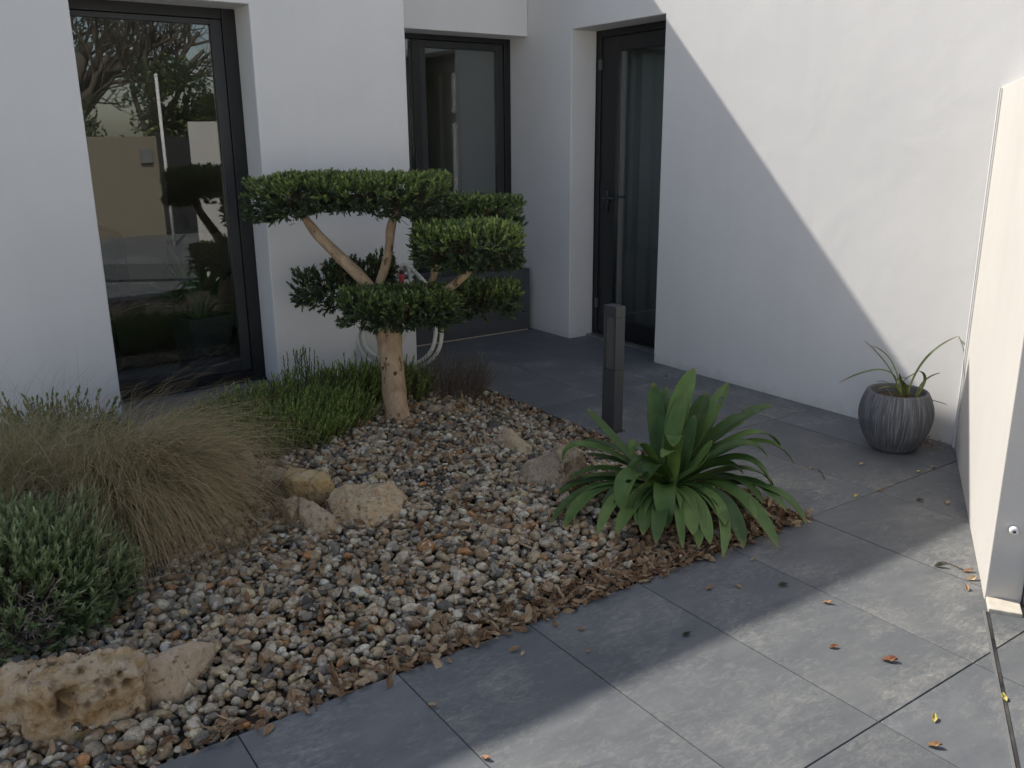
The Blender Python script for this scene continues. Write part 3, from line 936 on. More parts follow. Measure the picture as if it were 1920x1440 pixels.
# ------------------------------------------------------------------ gravel
def pebble_templates(sub, n, seed):
    out = []
    rg = random.Random(seed)
    for k in range(n):
        bm = bmesh.new(); bmesh.ops.create_icosphere(bm, subdivisions=sub, radius=1)
        sc = Vector((rg.uniform(0.85, 1.3), rg.uniform(0.72, 1.0), rg.uniform(0.5, 0.8)))
        so = Vector((rg.uniform(0, 99), rg.uniform(0, 99), 0))
        cuts = [(Vector((rg.gauss(0, 1), rg.gauss(0, 1), rg.gauss(0, 1))).normalized(), rg.uniform(0.55, 0.85)) for _ in range(rg.choice([0, 0, 0, 0, 1, 2, 4]))]
        rough = rg.choice([0.06, 0.10, 0.14, 0.26])
        for v in bm.verts:
            d = v.co.normalized(); r = 1 + rough * mnoise.noise(d * 1.3 + so) + rough * 0.5 * mnoise.noise(d * 2.9 + so)
            for nn, o in cuts:
                c = d.dot(nn)
                if c > 0.1: r = min(r, o / c)
            v.co = Vector((d.x * r * sc.x, d.y * r * sc.y, d.z * r * sc.z))
        out.append(([tuple(v.co) for v in bm.verts], [tuple(x.index for x in f.verts) for f in bm.faces]))
        bm.free()
    return out


def rot_mats(n, tilt):
    a = RNG.uniform(0, 2 * np.pi, n); t = RNG.normal(0, tilt, n); u = RNG.normal(0, tilt, n)
    ca, sa, ct, st, cu, su = np.cos(a), np.sin(a), np.cos(t), np.sin(t), np.cos(u), np.sin(u)
    z = np.zeros(n); o = np.ones(n)
    Rz = np.stack([ca, -sa, z, sa, ca, z, z, z, o], 1).reshape(n, 3, 3)
    Rx = np.stack([o, z, z, z, ct, -st, z, st, ct], 1).reshape(n, 3, 3)
    Ry = np.stack([cu, z, su, z, o, z, -su, z, cu], 1).reshape(n, 3, 3)
    return Rz @ Rx @ Ry


GT2 = pebble_templates(3, 14, 5)
GT1 = pebble_templates(2, 14, 6)
gs = Soup()
pts = []
sp = 0.0295
for layer, (zoff, keep, smul) in enumerate(((-0.004, 1.0, 1.0), (0.011, 0.66, 1.05), (0.021, 0.15, 1.0))):
    row = 0
    y = BY0 + 0.012
    while y < BY1 - 0.005:
        x = BX0 + 0.01 + (sp / 2 if row % 2 else 0)
        while x < BX1 - 0.012:
            jx, jy = random.uniform(-.45, .45) * sp, random.uniform(-.45, .45) * sp
            xx, yy = x + jx + layer * 0.017, y + jy
            ed_ = min(BX1 - xx, yy - BY0)
            rr_ = random.random()
            lit = mnoise.noise(Vector((xx * 1.6 + 9, yy * 1.6, 1.0)))
            # leaves take over along the front edge to the right
            lf = max(0.0, 1 - (yy - BY0) / 0.17) * max(0.0, min(1.0, (xx - 0.5) / 1.3))
            if ed_ > 0.016 and rr_ < keep * (1 - 0.75 * lf):
                r = min(max(random.lognormvariate(math.log(0.0143), 0.29), 0.0085), 0.031) * smul
                r = min(r, ed_ * 0.9 + 0.004)
                skip = False
                for c, rad in ROCKZ:
                    if layer > 0 and (xx - c.x) ** 2 + (yy - c.y) ** 2 < (rad * 0.75) ** 2: skip = True
                if not skip:
                    pts.append((xx, yy, bedz(xx, yy) + zoff + random.uniform(-.004, .005), r))
            x += sp
        y += sp * 0.866; row += 1
pts = np.array(pts)
near = pts[:, 1] < 3.1 - 0.25 * pts[:, 0] * 0
for msk, TT in ((near, GT2), (~near, GT1)):
    P = pts[msk]
    ids = RNG.integers(0, len(TT), len(P))
    for k in range(len(TT)):
        q = P[ids == k]
        Mx = rot_mats(len(q), 0.45) * q[:, 3][:, None, None]
        gs.add(TT[k][0], TT[k][1], Mx, q[:, :3], rnd=RNG.random(len(q)))
tag(gs.build('gravel', M['pebble']), 'rounded brown grey and white pebbles covering the planting bed', 'gravel', kind='stuff')

# ------------------------------------------------------------------ leaves
# blade along +Y (unit length), width along X, slightly folded and bent
LEAF_V = [(0, 0, 0), (-.5, .3, .05), (0, .3, 0), (.5, .3, .05), (-.42, .68, .02), (0, .68, -.03), (.42, .68, .02), (0, 1, -.10)]
LEAF_F = [(0, 2, 1), (0, 3, 2), (1, 2, 5, 4), (2, 3, 6, 5), (4, 5, 7), (5, 6, 7)]
LEAF_T = [0, .3, .3, .3, .68, .68, .68, 1]
NEEDLE_V = [(-.5, 0, 0), (.5, 0, 0), (-.45, .6, .02), (.45, .6, .02), (0, 1, -.04)]
NEEDLE_F = [(0, 1, 3, 2), (2, 3, 4)]


def unit(a):
    return a / (np.linalg.norm(a, axis=-1, keepdims=True) + 1e-9)


def frames(D, roll=None):
    """matrices whose Y axis is D; random roll about it"""
    n = len(D)
    ref = unit(RNG.normal(0, 1, (n, 3)))
    X = unit(np.cross(D, ref)); Z = np.cross(X, D)
    return np.stack([X, D, Z], 2)


def shoots(soup, P, D, L, nl, llen, lw, spread, tone, tonevar=0.12, droop=0.0, start=0.1, grad=.12, tmpl=(LEAF_V, LEAF_F)):
    """leaves in a spiral along every shoot (P base, D direction, L length)"""
    n = len(P)
    ref = unit(RNG.normal(0, 1, (n, 3)))
    A = unit(np.cross(D, ref)); B = np.cross(D, A)
    for j in range(nl):
        t = start + (1 - start) * j / max(1, nl - 1)
        phi = j * 2.399 + RNG.uniform(0, .6, n)
        sp_ = spread * (1.15 - 0.6 * t) + RNG.normal(0, .15, n)
        radial = A * np.cos(phi)[:, None] + B * np.sin(phi)[:, None]
        ld = D * np.cos(sp_)[:, None] + radial * np.sin(sp_)[:, None]
        ld = unit(ld + np.array([0, 0, -droop]))
        nrm = unit(D * np.sin(sp_)[:, None] - radial * np.cos(sp_)[:, None] + RNG.normal(0, .25, (n, 3)))
        X = unit(np.cross(ld, nrm)); Z = np.cross(X, ld)
        ll = llen * RNG.uniform(.7, 1.2, n) * (1 - 0.25 * t)
        W = lw * RNG.uniform(.8, 1.2, n)
        Mx = np.stack([X * W[:, None], ld * ll[:, None], Z * ll[:, None]], 2)
        soup.add(tmpl[0], tmpl[1], Mx, P + D * (L * t)[:, None], rnd=np.clip(tone + RNG.normal(0, tonevar, n) + grad * (t - .5), 0, 1))


STEM_V = [(math.cos(a), y, math.sin(a)) for y in (0, 1) for a in (0, 2.094, 4.189)]
STEM_F = [(0, 1, 4, 3), (1, 2, 5, 4), (2, 0, 3, 5)]


def stems(soup, P, D, L, r, tone=0.5):
    n = len(P)
    F_ = frames(D)
    Mx = np.stack([F_[:, :, 0] * r, F_[:, :, 1] * L[:, None], F_[:, :, 2] * r], 2)
    soup.add(STEM_V, STEM_F, Mx, P, rnd=np.clip(tone + RNG.normal(0, .2, n), 0, 1))


# ------------------------------------------------------------------ the clipped tree
TD = 4.64
tree = empty('clipped_tree', at(747, 800, 0.02), 'cloud pruned evergreen tree with flat leafy pads on a thick tan trunk', 'tree')


def tp(px, py, k=0.0):
    return tuple(dep(px, py, TD + k))


px_m = TD / FPX


def limb(name, spec, parent, sides=16, wob=0.12, seed=0, n=28):
    q = spline([(*tp(a, b, k), r * px_m) for a, b, k, r in spec], n)
    return tube(name, q[:, :3], q[:, 3], M['bark'], parent, sides, wob, seed)


tk = limb('trunk', [(750, 815, 0, 29.4), (747, 795, 0, 25.5), (742, 760, 0, 22.9), (737, 710, 0, 21.8), (732, 660, 0, 22.4), (728, 625, 0, 24.4), (722, 595, 0, 26.4), (712, 565, 0, 18.4), (703, 545, 0, 10.1)], tree, 28, 0.10, 1, 44)
limb('branch', [(712, 570, 0, 11.7), (697, 545, 0, 11.7), (675, 518, -.01, 11.7), (640, 485, -.03, 10.9), (610, 455, -.05, 10.1), (588, 430, -.06, 8.6), (574, 412, -.06, 7.0), (560, 392, -.05, 3.9)], tree, 14, 0.16, 2)
limb('branch', [(712, 570, 0, 10.9), (710, 540, .02, 9.4), (722, 500, .03, 8.6), (730, 460, .03, 8.2), (733, 430, .03, 8.6), (740, 405, .02, 7.0), (752, 385, .0, 3.9)], tree, 14, 0.16, 3)
limb('branch', [(735, 600, 0, 15.2), (765, 580, -.02, 10.1), (805, 562, -.06, 8.6), (835, 545, -.1, 7.4), (862, 525, -.13, 7.0), (880, 508, -.15, 6.2), (892, 490, -.15, 3.9)], tree, 14, 0.2, 4)
limb('branch', [(770, 580, .0, 9.4), (795, 555, .1, 7.8), (812, 520, .14, 7.0), (818, 480, .16, 6.2), (840, 440, .2, 4.7), (865, 410, .25, 3.1)], tree, 12, 0.18, 5)
limb('branch', [(715, 585, .02, 9.4), (690, 560, .12, 7.0), (660, 530, .22, 5.5), (630, 505, .28, 3.9), (600, 495, .3, 2.3)], tree, 12, 0.18, 6)
limb('branch', [(745, 595, 0, 11.4), (790, 585, .12, 7.0), (840, 570, .22, 5.5), (890, 558, .28, 3.9), (925, 550, .3, 2.3)], tree, 12, 0.18, 7)
# pruning scars
for a, b, k, r in ((745, 612, -.058, 15), (727, 672, -.062, 6), (741, 700, -.060, 5), (719, 690, -.055, 4.5), (745, 765, -.064, 3.5), (660, 508, -.045, 4)):
    r *= .78
    V, F = rock_data((r * px_m, r * px_m * .5, r * px_m * 1.0), int(a), 4, 0.3, 1.6, (), 3)
    s = Soup(); s.raw(V, F)
    c = Vector(tp(a, b, k + 0.006))
    s.V[0] = s.V[0] + np.array(c, np.float32)
    s.build('knot', simple('dark_scar_wood', (0.085, 0.047, 0.024), 0.9, 0.4, 80, 0.4) if 'scar' not in M else M['scar'], tk)
    if 'scar' not in M: M['scar'] = bpy.data.materials['dark_scar_wood']
RT = np.array(CR.to_2d().normalized().to_3d()); FW = np.array(CF.to_2d().normalized().to_3d()); UP = np.array([0, 0, 1.0])


def pad(name_label, cpx, cpy, k, wpx, hpx, dm, nsh, sparse=0.0, src=None, top=0.72, droop=0.0, skew=0.0, dark=0.0, under=None):
    """one pruned foliage pad: centre in the picture, depth offset, half sizes; shoots cover an uneven flat slab"""
    c = np.array(tp(cpx, cpy, k))
    a, h = wpx * px_m * (1 + k / TD), hpx * px_m * (1 + k / TD)
    f = Soup(); tw = Soup()
    n = nsh
    # directions over a superellipsoid
    th = RNG.uniform(0, 2 * np.pi, n)
    u = RNG.uniform(-1, 1, n)
    rad = np.sqrt(RNG.uniform(0.02, 1, n))
    surf = RNG.random(n)
    istop = surf < 0.42
    isrim = (surf >= 0.42) & (surf < 0.68)
    isin = surf >= 0.68
    lx = np.where(isrim, np.cos(th) * RNG.uniform(.90, 1.0, n), np.cos(th) * rad * .97)
    ly = np.where(isrim, np.sin(th) * RNG.uniform(.90, 1.0, n), np.sin(th) * rad * .97)
    rr2 = np.sqrt(lx * lx + ly * ly)
    edge = np.clip(1 - rr2 ** 5, 0, 1) ** .5
    lump = np.array([mnoise.noise(Vector((float(x) * a * 6 + cpx, float(y) * dm * 6, 2.0))) for x, y in zip(lx, ly)])
    lz = np.where(istop, .75 + .25 * edge + 0.22 * lump, np.where(isrim, u * .85, RNG.uniform(-1.0, .65, n) * (.55 + .45 * edge)))
    if under is not None: lz = np.where(lz < .2, lz * np.interp(lx, under[0], under[1]), lz)
    if sparse: lz = lz * RNG.uniform(1 - .7 * sparse, 1, n)
    rimk = 1 + 0.12 * lump
    P = c + RT * (lx * a * rimk)[:, None] + FW * (ly * dm * rimk)[:, None] + UP * (lz * h + skew * lx * h)[:, None]
    out = unit(RT * lx[:, None] + FW * ly[:, None])
    D = np.where(istop[:, None], UP * 1.25 + out * .35 * rr2[:, None], np.where(isrim[:, None], out * .9 + UP * (0.35 + 0.5 * u)[:, None], out * .5 + UP * (-.1)))
    D = unit(D + RNG.normal(0, .30, (n, 3)))
    L = np.where(RNG.random(n) < .22, 1.75, 1.0) * RNG.uniform(.035, .075, n)
    P = P - D * L[:, None] * .8
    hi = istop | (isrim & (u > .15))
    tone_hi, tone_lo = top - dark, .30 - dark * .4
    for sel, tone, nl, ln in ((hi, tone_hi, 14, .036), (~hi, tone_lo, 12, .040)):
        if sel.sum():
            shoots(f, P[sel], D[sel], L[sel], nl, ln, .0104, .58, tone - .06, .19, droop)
    o = f.build('foliage_pad', M['olive'], tree)
    # twigs from the limb out to the shoots
    S_ = np.array([tp(*q) for q in src])
    idx = RNG.permutation(n)[:int(n * .26)]
    tgt = P[idx]
    near_ = np.argmin(np.linalg.norm((tgt[:, None, :] - S_[None]) * np.array([1, 1, .4]), axis=2), axis=1)
    s0 = S_[near_]
    mid = s0 + (tgt - s0) * RNG.uniform(.45, .65, (len(idx), 1)) + RNG.normal(0, .02, (len(idx), 3)) + UP * (.12 * h)
    stems(tw, s0 + RNG.normal(0, .012, (len(idx), 3)), unit(mid - s0), np.linalg.norm(mid - s0, axis=1), .0026, .6)
    stems(tw, mid, unit(tgt - mid), np.linalg.norm(tgt - mid, axis=1), .0017, .5)
    tw.build('twig', M['twig'], o)


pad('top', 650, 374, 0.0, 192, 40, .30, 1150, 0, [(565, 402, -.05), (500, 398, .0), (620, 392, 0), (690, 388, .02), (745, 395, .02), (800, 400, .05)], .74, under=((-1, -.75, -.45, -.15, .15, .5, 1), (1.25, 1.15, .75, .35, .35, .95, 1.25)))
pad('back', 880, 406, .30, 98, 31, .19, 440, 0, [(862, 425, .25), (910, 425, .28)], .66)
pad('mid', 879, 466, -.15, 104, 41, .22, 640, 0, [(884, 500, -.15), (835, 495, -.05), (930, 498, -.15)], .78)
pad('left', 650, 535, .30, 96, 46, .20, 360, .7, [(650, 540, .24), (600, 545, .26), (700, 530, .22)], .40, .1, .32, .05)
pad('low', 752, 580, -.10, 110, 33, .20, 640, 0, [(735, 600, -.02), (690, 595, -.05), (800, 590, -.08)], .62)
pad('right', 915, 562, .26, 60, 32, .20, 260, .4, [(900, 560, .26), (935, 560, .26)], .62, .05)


# ------------------------------------------------------------------ shrubs and small plants
def inside_pts(n, cx, cy, ax, ay, rot=RYAW):
    th = RNG.uniform(0, 2 * np.pi, n); r = np.sqrt(RNG.random(n))
    x = np.cos(th) * r * ax; y = np.sin(th) * r * ay
    c, s_ = math.cos(rot), math.sin(rot)
    return np.stack([cx + x * c - y * s_, cy + x * s_ + y * c], 1), r


def bushy(name, label, cat, cx, cy, ax, ay, n, h, mat, lean=.25, llen=.022, lw=.0042, nl=16, tone=.5, stemmat='twig', top=0.35, hvar=.35, rot=RYAW, spread=.75):
    root = empty(name, (cx, cy, 0.02), label, cat)
    P2, r = inside_pts(n, cx, cy, ax, ay, rot)
    z0 = np.array([bedz(min(max(x, BX0), BX1), min(max(y, BY0), BY1)) for x, y in P2])
    out = np.concatenate([P2 - np.array([cx, cy]), np.zeros((n, 1))], 1)
    out = out / max(ax, ay)
    D = unit(np.array([0, 0, 1.0]) + out * lean * 2 + RNG.normal(0, .16, (n, 3)))
    L = h * (1 - top * r ** 2) * RNG.uniform(1 - hvar, 1 + hvar * .6, n)
    P = np.concatenate([P2, z0[:, None]], 1)
    f = Soup(); st = Soup()
    shoots(f, P, D, L, nl, llen, lw, spread, tone, .2, 0, .22, tmpl=(NEEDLE_V, NEEDLE_F))
    f.build('foliage', mat, root)
    stems(st, P, D, L, .0014, .35)
    st.build('stems', M[stemmat], root)
    return root


# the green shrub behind the tree, three overlapping mounds of one plant
gsr = empty('green_shrub', (1.75, 4.25, 0.02), 'spreading bright green shrub of fine upright shoots behind the tree trunk', 'shrub')
f = Soup(); st = Soup()
for cx, cy, ax, ay, n, h in ((1.36, 4.20, .36, .26, 560, .24), (1.72, 4.34, .34, .22, 560, .245), (2.02, 4.42, .26, .16, 340, .23), (2.22, 4.34, .16, .17, 190, .22), (1.36, 3.93, .30, .17, 480, .21), (1.66, 4.06, .22, .13, 260, .20), (1.10, 4.26, .20, .22, 260, .16)):
    P2, r = inside_pts(n, cx, cy, ax, ay, 0.0)
    P = np.concatenate([P2, np.full((n, 1), .02)], 1)
    out = np.concatenate([P2 - np.array([cx, cy]), np.zeros((n, 1))], 1)
    D = unit(np.array([0, 0, 1.0]) + out * 1.3 + RNG.normal(0, .17, (n, 3)) + np.array([.08, -.12, 0]))
    L = h * (1 - .35 * r ** 2) * RNG.uniform(.7, 1.2, n)
    shoots(f, P, D, L, 19, .028, .0056, .62, .48, .18, 0, .22, .55, tmpl=(NEEDLE_V, NEEDLE_F))
    stems(st, P, D, L, .0014, .3)
# a few taller flowering sprigs against the pier
n = 30
P = np.stack([np.concatenate([RNG.normal(1.74, .06, 16), RNG.uniform(1.6, 2.1, 14)]), RNG.uniform(4.38, 4.55, n), np.full(n, .06)], 1)
D = unit(np.array([0, 0, 1.0]) + RNG.normal(0, .12, (n, 3))); L = np.where(np.arange(n) < 16, RNG.uniform(.24, .34, n), RNG.uniform(.18, .25, n))
shoots(f, P, D, L, 12, .024, .007, .6, .35, .1, 0, .55, tmpl=(NEEDLE_V, NEEDLE_F)); stems(st, P, D, L, .0014, .3)
f.build('foliage', M['rosemary'], gsr); st.build('stems', M['twig'], gsr)

# faded heather right of the trunk
hr = empty('heather', (2.53, 4.30, 0.02), 'faded brown heather clump between the tree trunk and the paving', 'plant')
n = 520
P2, r = inside_pts(n, 2.53, 4.30, .22, .20, 0.0)
P = np.concatenate([P2, np.full((n, 1), .01)], 1)
D = unit(np.array([0, 0, 1.0]) + np.concatenate([P2 - np.array([2.53, 4.30]), np.zeros((n, 1))], 1) * 2.2 + RNG.normal(0, .3, (n, 3)))
L = .22 * (1 - .4 * r ** 2) * RNG.uniform(.6, 1.35, n)
f = Soup(); st = Soup()
shoots(f, P, D, L, 11, .011, .0026, .8, .5, .25, 0, .35, tmpl=(NEEDLE_V, NEEDLE_F)); f.build('foliage', M['heather'], hr)
stems(st, P, D, L, .0011, .4); st.build('stems', M['heather'], hr)

# dark green shrub behind the feather grass
bushy('dark_shrub', 'dark green leafy shrub rising behind the feather grass at the white wall', 'shrub', .44, 4.30, .26, .16, 240, .31, M['rosemary'], .3, .034, .010, 14, .22)
# lavender lower left
lv = empty('lavender', (.17, 2.86, 0.02), 'rounded grey green lavender bush with a dry brown front in the lower left', 'shrub')
LC = np.array([.13, 2.93, .05])
n = 1700
th = RNG.uniform(0, 2 * np.pi, n); ph = np.arccos(RNG.uniform(-0.12, 1, n))
dirs = np.stack([np.sin(ph) * np.cos(th), np.sin(ph) * np.sin(th), np.cos(ph)], 1)
lump = np.array([mnoise.noise(Vector(d * 3.2)) for d in dirs])
rad = np.array([.37, .34, .335])
tipp = LC + dirs * rad * (1 + .16 * lump)[:, None] * RNG.uniform(.86, 1.05, n)[:, None]
D = unit(dirs + np.array([0, 0, .55]) + RNG.normal(0, .28, (n, 3)))
L = RNG.uniform(.07, .13, n)
P = tipp - D * L[:, None]
fx = dirs @ RT; fz = dirs[:, 2]; fy = dirs @ FW
dry = (fy < .35) & (fz < .52 + .35 * lump) & (fx < .62 + .3 * lump) & (RNG.random(n) < .62)
f = Soup()
shoots(f, P[~dry], D[~dry], L[~dry], 15, .036, .0064, .55, .5, .18, 0, .1, .5, tmpl=(NEEDLE_V, NEEDLE_F)); f.build('foliage', M['lavender'], lv)
f = Soup(); dn = dry
Dd = unit(D[dn] + RNG.normal(0, .5, (dn.sum(), 3)))
shoots(f, P[dn], Dd, L[dn], 11, .024, .0034, .9, .45, .28, .25, .1, .1, tmpl=(NEEDLE_V, NEEDLE_F))
stems(f, P[dn], Dd, L[dn] * 1.15, .0014, .6)
f.build('dry_shoots', M['drytwig'], lv)
st = Soup()
inner = LC + np.array([0, 0, -.02])
tg = P
stems(st, np.repeat(inner[None], n, 0) + RNG.normal(0, .05, (n, 3)) * np.array([1, 1, .3]), unit(tg - inner), np.linalg.norm(tg - inner, axis=1) * .97, .0022, .35)
st.build('stems', M['drytwig'], lv)


# ------------------------------------------------------------------ feather grass
def ribbons(soup, roots, az, el0, L, bend, w, rnd, seg=9, wob=.12):
    """arching blades, each a narrow ribbon"""
    n = len(roots)
    P = roots.copy(); el = el0.copy(); a = az.copy()
    pts_ = [P.copy()]
    for k in range(seg):
        t = (k + .5) / seg
        d = np.stack([np.cos(el) * np.cos(a), np.cos(el) * np.sin(a), np.sin(el)], 1)
        P = P + d * (L / seg)[:, None]
        P[:, 2] = np.maximum(P[:, 2], .012 + .02 * rnd)
        el = el - bend * (0.35 + 1.3 * t) / seg
        a = a + RNG.normal(0, wob, n) / seg * 2
        pts_.append(P.copy())
    Q = np.stack(pts_, 1)                                   # n, seg+1, 3
    side = unit(np.stack([-np.sin(az), np.cos(az), RNG.normal(0, .5, n)], 1))
    tt = np.linspace(0, 1, seg + 1)
    wid = w * (1 - tt ** 1.5 * .85)
    A = Q + side[:, None, :] * (wid / 2)[None, :, None]; B = Q - side[:, None, :] * (wid / 2)[None, :, None]
    V = np.stack([A, B], 2).reshape(n, -1, 3)               # n, 2(seg+1), 3
    tf = [(2 * k, 2 * k + 1, 2 * k + 3, 2 * k + 2) for k in range(seg)]
    nv = 2 * (seg + 1)
    ff = np.concatenate([np.array(x) for x in tf])
    soup.V.append(V.reshape(-1, 3).astype(np.float32)); soup.F.append((ff[None] + (np.arange(n) * nv)[:, None]).ravel() + soup.n)
    soup.T.append(np.full(seg * n, 4)); soup.A.setdefault('rnd', []).append(np.repeat(rnd, nv)); soup.A.setdefault('t', []).append(np.tile(np.repeat(tt, 2), n))
    soup.n += n * nv


def tuft(label, cx, cy, n, rad, azc, azs, elm, els, Lm, bendm, mat=None, w=.0021, tone=.5, name='feather_grass', cat='grass'):
    root = empty(name, (cx, cy, .02), label, cat, 'feather grass tufts' if name == 'feather_grass' else None)
    f = Soup()
    th = RNG.uniform(0, 2 * np.pi, n); r = np.sqrt(RNG.random(n)) * rad
    roots = np.stack([cx + np.cos(th) * r, cy + np.sin(th) * r, np.full(n, .015)], 1)
    az = RNG.normal(azc, azs, n) if azs < 3 else RNG.uniform(0, 2 * np.pi, n)
    el = np.clip(RNG.normal(elm, els, n), .25, 1.5)
    L = Lm * RNG.uniform(.6, 1.15, n)
    clump = np.round(az * 5) * 1.7
    rnd = np.clip(tone + .18 * np.sin(clump) + RNG.normal(0, .27, n), 0, 1)
    ribbons(f, roots, az, el, L, bendm * RNG.uniform(.6, 1.35, n), w, rnd, 9, .26)
    m_ = n // 9                                              # stray stems, broken and tangled
    ribbons(f, roots[:m_], RNG.uniform(0, 2 * np.pi, m_), RNG.uniform(.3, 1.4, m_), Lm * RNG.uniform(.35, .95, m_), bendm * RNG.uniform(.2, 1.5, m_), w * 1.25, np.clip(RNG.normal(.75, .25, m_), 0, 1), 9, .9)
    f.build('blades', mat or M['grass'], root)
    return root


# right / left tuft; azimuth measured in world axes (image right is about -35 degrees)
tuft('big tuft of tawny feather grass combed over towards the rocks', .52, 3.40, 5600, .17, RYAW - .25, .70, 1.10, .24, .76, 2.2, tone=.48, w=.0020)
tuft('upright straw coloured tuft of feather grass at the left edge', .20, 3.56, 4200, .19, 0, 9, 1.18, .22, .68, 1.85, tone=.42, w=.0020)
tuft('thin dark grass strands trailing between the feather grass and the ochre rock', 1.0, 3.35, 260, .10, RYAW + .1, .9, .6, .25, .30, 1.3, M['darkgrass'], .003, .5, 'grass_strands', 'grass')
# a few long awns standing above the tufts
f = Soup()
n = 26
roots = np.stack([RNG.uniform(.1, .75, n), RNG.uniform(3.5, 3.9, n), np.full(n, .03)], 1)
ribbons(f, roots, RNG.uniform(0, 2 * np.pi, n), RNG.uniform(1.15, 1.45, n), RNG.uniform(.55, .74, n), RNG.uniform(.3, .9, n), .0018, RNG.uniform(.1, .5, n))
aw = f.build('grass_awns', M['grass'])
tag(aw, 'long single grass awns standing up in front of the left white wall', 'grass')


# ------------------------------------------------------------------ the strappy plant
def strap(name, P0, Pm, P2, w, mat, parent, fold=.22, seg=16, twist=0.0, tipk=2.2, rnd=.5, holes=()):
    """a broad arching leaf: curve through three points, folded along the midrib, with thickness"""
    P0, Pm, P2 = np.array(P0), np.array(Pm), np.array(P2)
    C = 2 * Pm - .5 * (P0 + P2)
    T = np.linspace(0, 1, seg + 1)
    Q = ((1 - T) ** 2)[:, None] * P0 + (2 * T * (1 - T))[:, None] * C + (T ** 2)[:, None] * P2
    tg = unit(np.gradient(Q, axis=0))
    hz = np.cross(tg[seg // 2], [0, 0, 1.0])
    if np.linalg.norm(hz) < .15: hz = np.cross(P2 - P0, [0, 0, 1.0])
    hz = hz / (np.linalg.norm(hz) + 1e-9)
    V = []; F = []; A = []
    cols = (-1, -.55, 0, .55, 1)
    for k in range(seg + 1):
        t = T[k]
        ww = w * (0.50 + 0.5 * min(1, t * 3.0)) * (max(0, 1 - ((t - .55) / .45) ** 2.4) if t > .55 else 1) ** .55 if t > .55 else w * (0.55 + .45 * math.sin(min(1, t / .55) * math.pi / 2))
        ww = max(ww, .0015)
        sd = hz - tg[k] * (hz @ tg[k]); sd = sd / np.linalg.norm(sd)
        a_ = twist * t
        nn = np.cross(sd, tg[k])
        sd2 = sd * math.cos(a_) + nn * math.sin(a_); nn2 = np.cross(sd2, tg[k])
        if nn2[2] < 0 and abs(twist) < .2: nn2 = -nn2
        for c in cols:
            wave = .06 * ww * mnoise.noise(Vector((t * 7, c * 2, rnd * 50)))
            V.append(Q[k] + sd2 * c * ww / 2 + nn2 * (abs(c) ** 1.5 * fold * ww * (1 - .5 * t) + wave))
            A.append(t)
    nc = len(cols)
    for k in range(seg):
        for c in range(nc - 1):
            if (k, c) in holes: continue
            F.append((k * nc + c, k * nc + c + 1, (k + 1) * nc + c + 1, (k + 1) * nc + c))
    s = Soup(); s.raw(V, F, rnd=rnd, t=np.array(A))
    o = s.build(name, mat, parent)
    m = o.modifiers.new('solid', 'SOLIDIFY'); m.thickness = .0016; m.offset = 0
    m = o.modifiers.new('sub', 'SUBSURF'); m.levels = 1; m.render_levels = 1
    return o


def strapmat():
    m, nt, b = new_mat('strap_leaf')
    a = N(nt, 'ShaderNodeAttribute', attribute_name='rnd')
    r = ramp(nt, [(0, (0.050, 0.105, 0.027)), (.5, (0.095, 0.178, 0.044)), (1, (0.16, 0.255, 0.07))]); nt.links.new(a.outputs['Fac'], r.inputs[0])
    t = N(nt, 'ShaderNodeAttribute', attribute_name='t')
    v = objcoord(nt)
    n = noise_n(nt, v, 14, 5, .6)
    vr = ramp(nt, [(.3, (.78, .8, .75)), (.7, (1.2, 1.18, 1.1))]); nt.links.new(n, vr.inputs[0])
    c = mixc(nt, r.outputs[0], vr.outputs[0], 1.0, 'MULTIPLY')
    vo = N(nt, 'ShaderNodeTexVoronoi', Scale=42.0); nt.links.new(v, vo.inputs['Vector'])
    sr = ramp(nt, [(0, (1, 1, 1)), (.10, (.9, .9, .9)), (.14, (0, 0, 0))]); nt.links.new(vo.outputs['Distance'], sr.inputs[0])
    n2 = noise_n(nt, v, 11, 2); r2 = ramp(nt, [(.6, (0, 0, 0)), (.64, (.8, .8, .8))]); nt.links.new(n2, r2.inputs[0])
    c = mixc(nt, c, (.32, .33, .20), mixc(nt, sr.outputs[0], r2.outputs[0], 1.0, 'MULTIPLY'))
    ty = ramp(nt, [(.93, (0, 0, 0)), (1, (.8, .8, .8))]); nt.links.new(t.outputs['Fac'], ty.inputs[0])
    c = mixc(nt, c, (.22, .22, .06), ty.outputs[0])
    nt.links.new(c, b.inputs['Base Color'])
    b.inputs['Roughness'].default_value = .42; b.inputs['Specular IOR Level'].default_value = .4
    out = nt.nodes['Material Output']
    tl = nt.nodes.new('ShaderNodeBsdfTranslucent'); nt.links.new(c, tl.inputs[0])
    mx = nt.nodes.new('ShaderNodeMixShader'); mx.inputs[0].default_value = .32
    nt.links.new(b.outputs[0], mx.inputs[1]); nt.links.new(tl.outputs[0], mx.inputs[2]); nt.links.new(mx.outputs[0], out.inputs[0])
    return m


M['strap'] = strapmat()
BD = 3.55
br = empty('strappy_plant', at(1262, 960, .01), 'broad leaved dark green strappy plant spilling over the corner of the gravel bed', 'plant')
CB = Vector(dep(1258, 905, BD + .02))
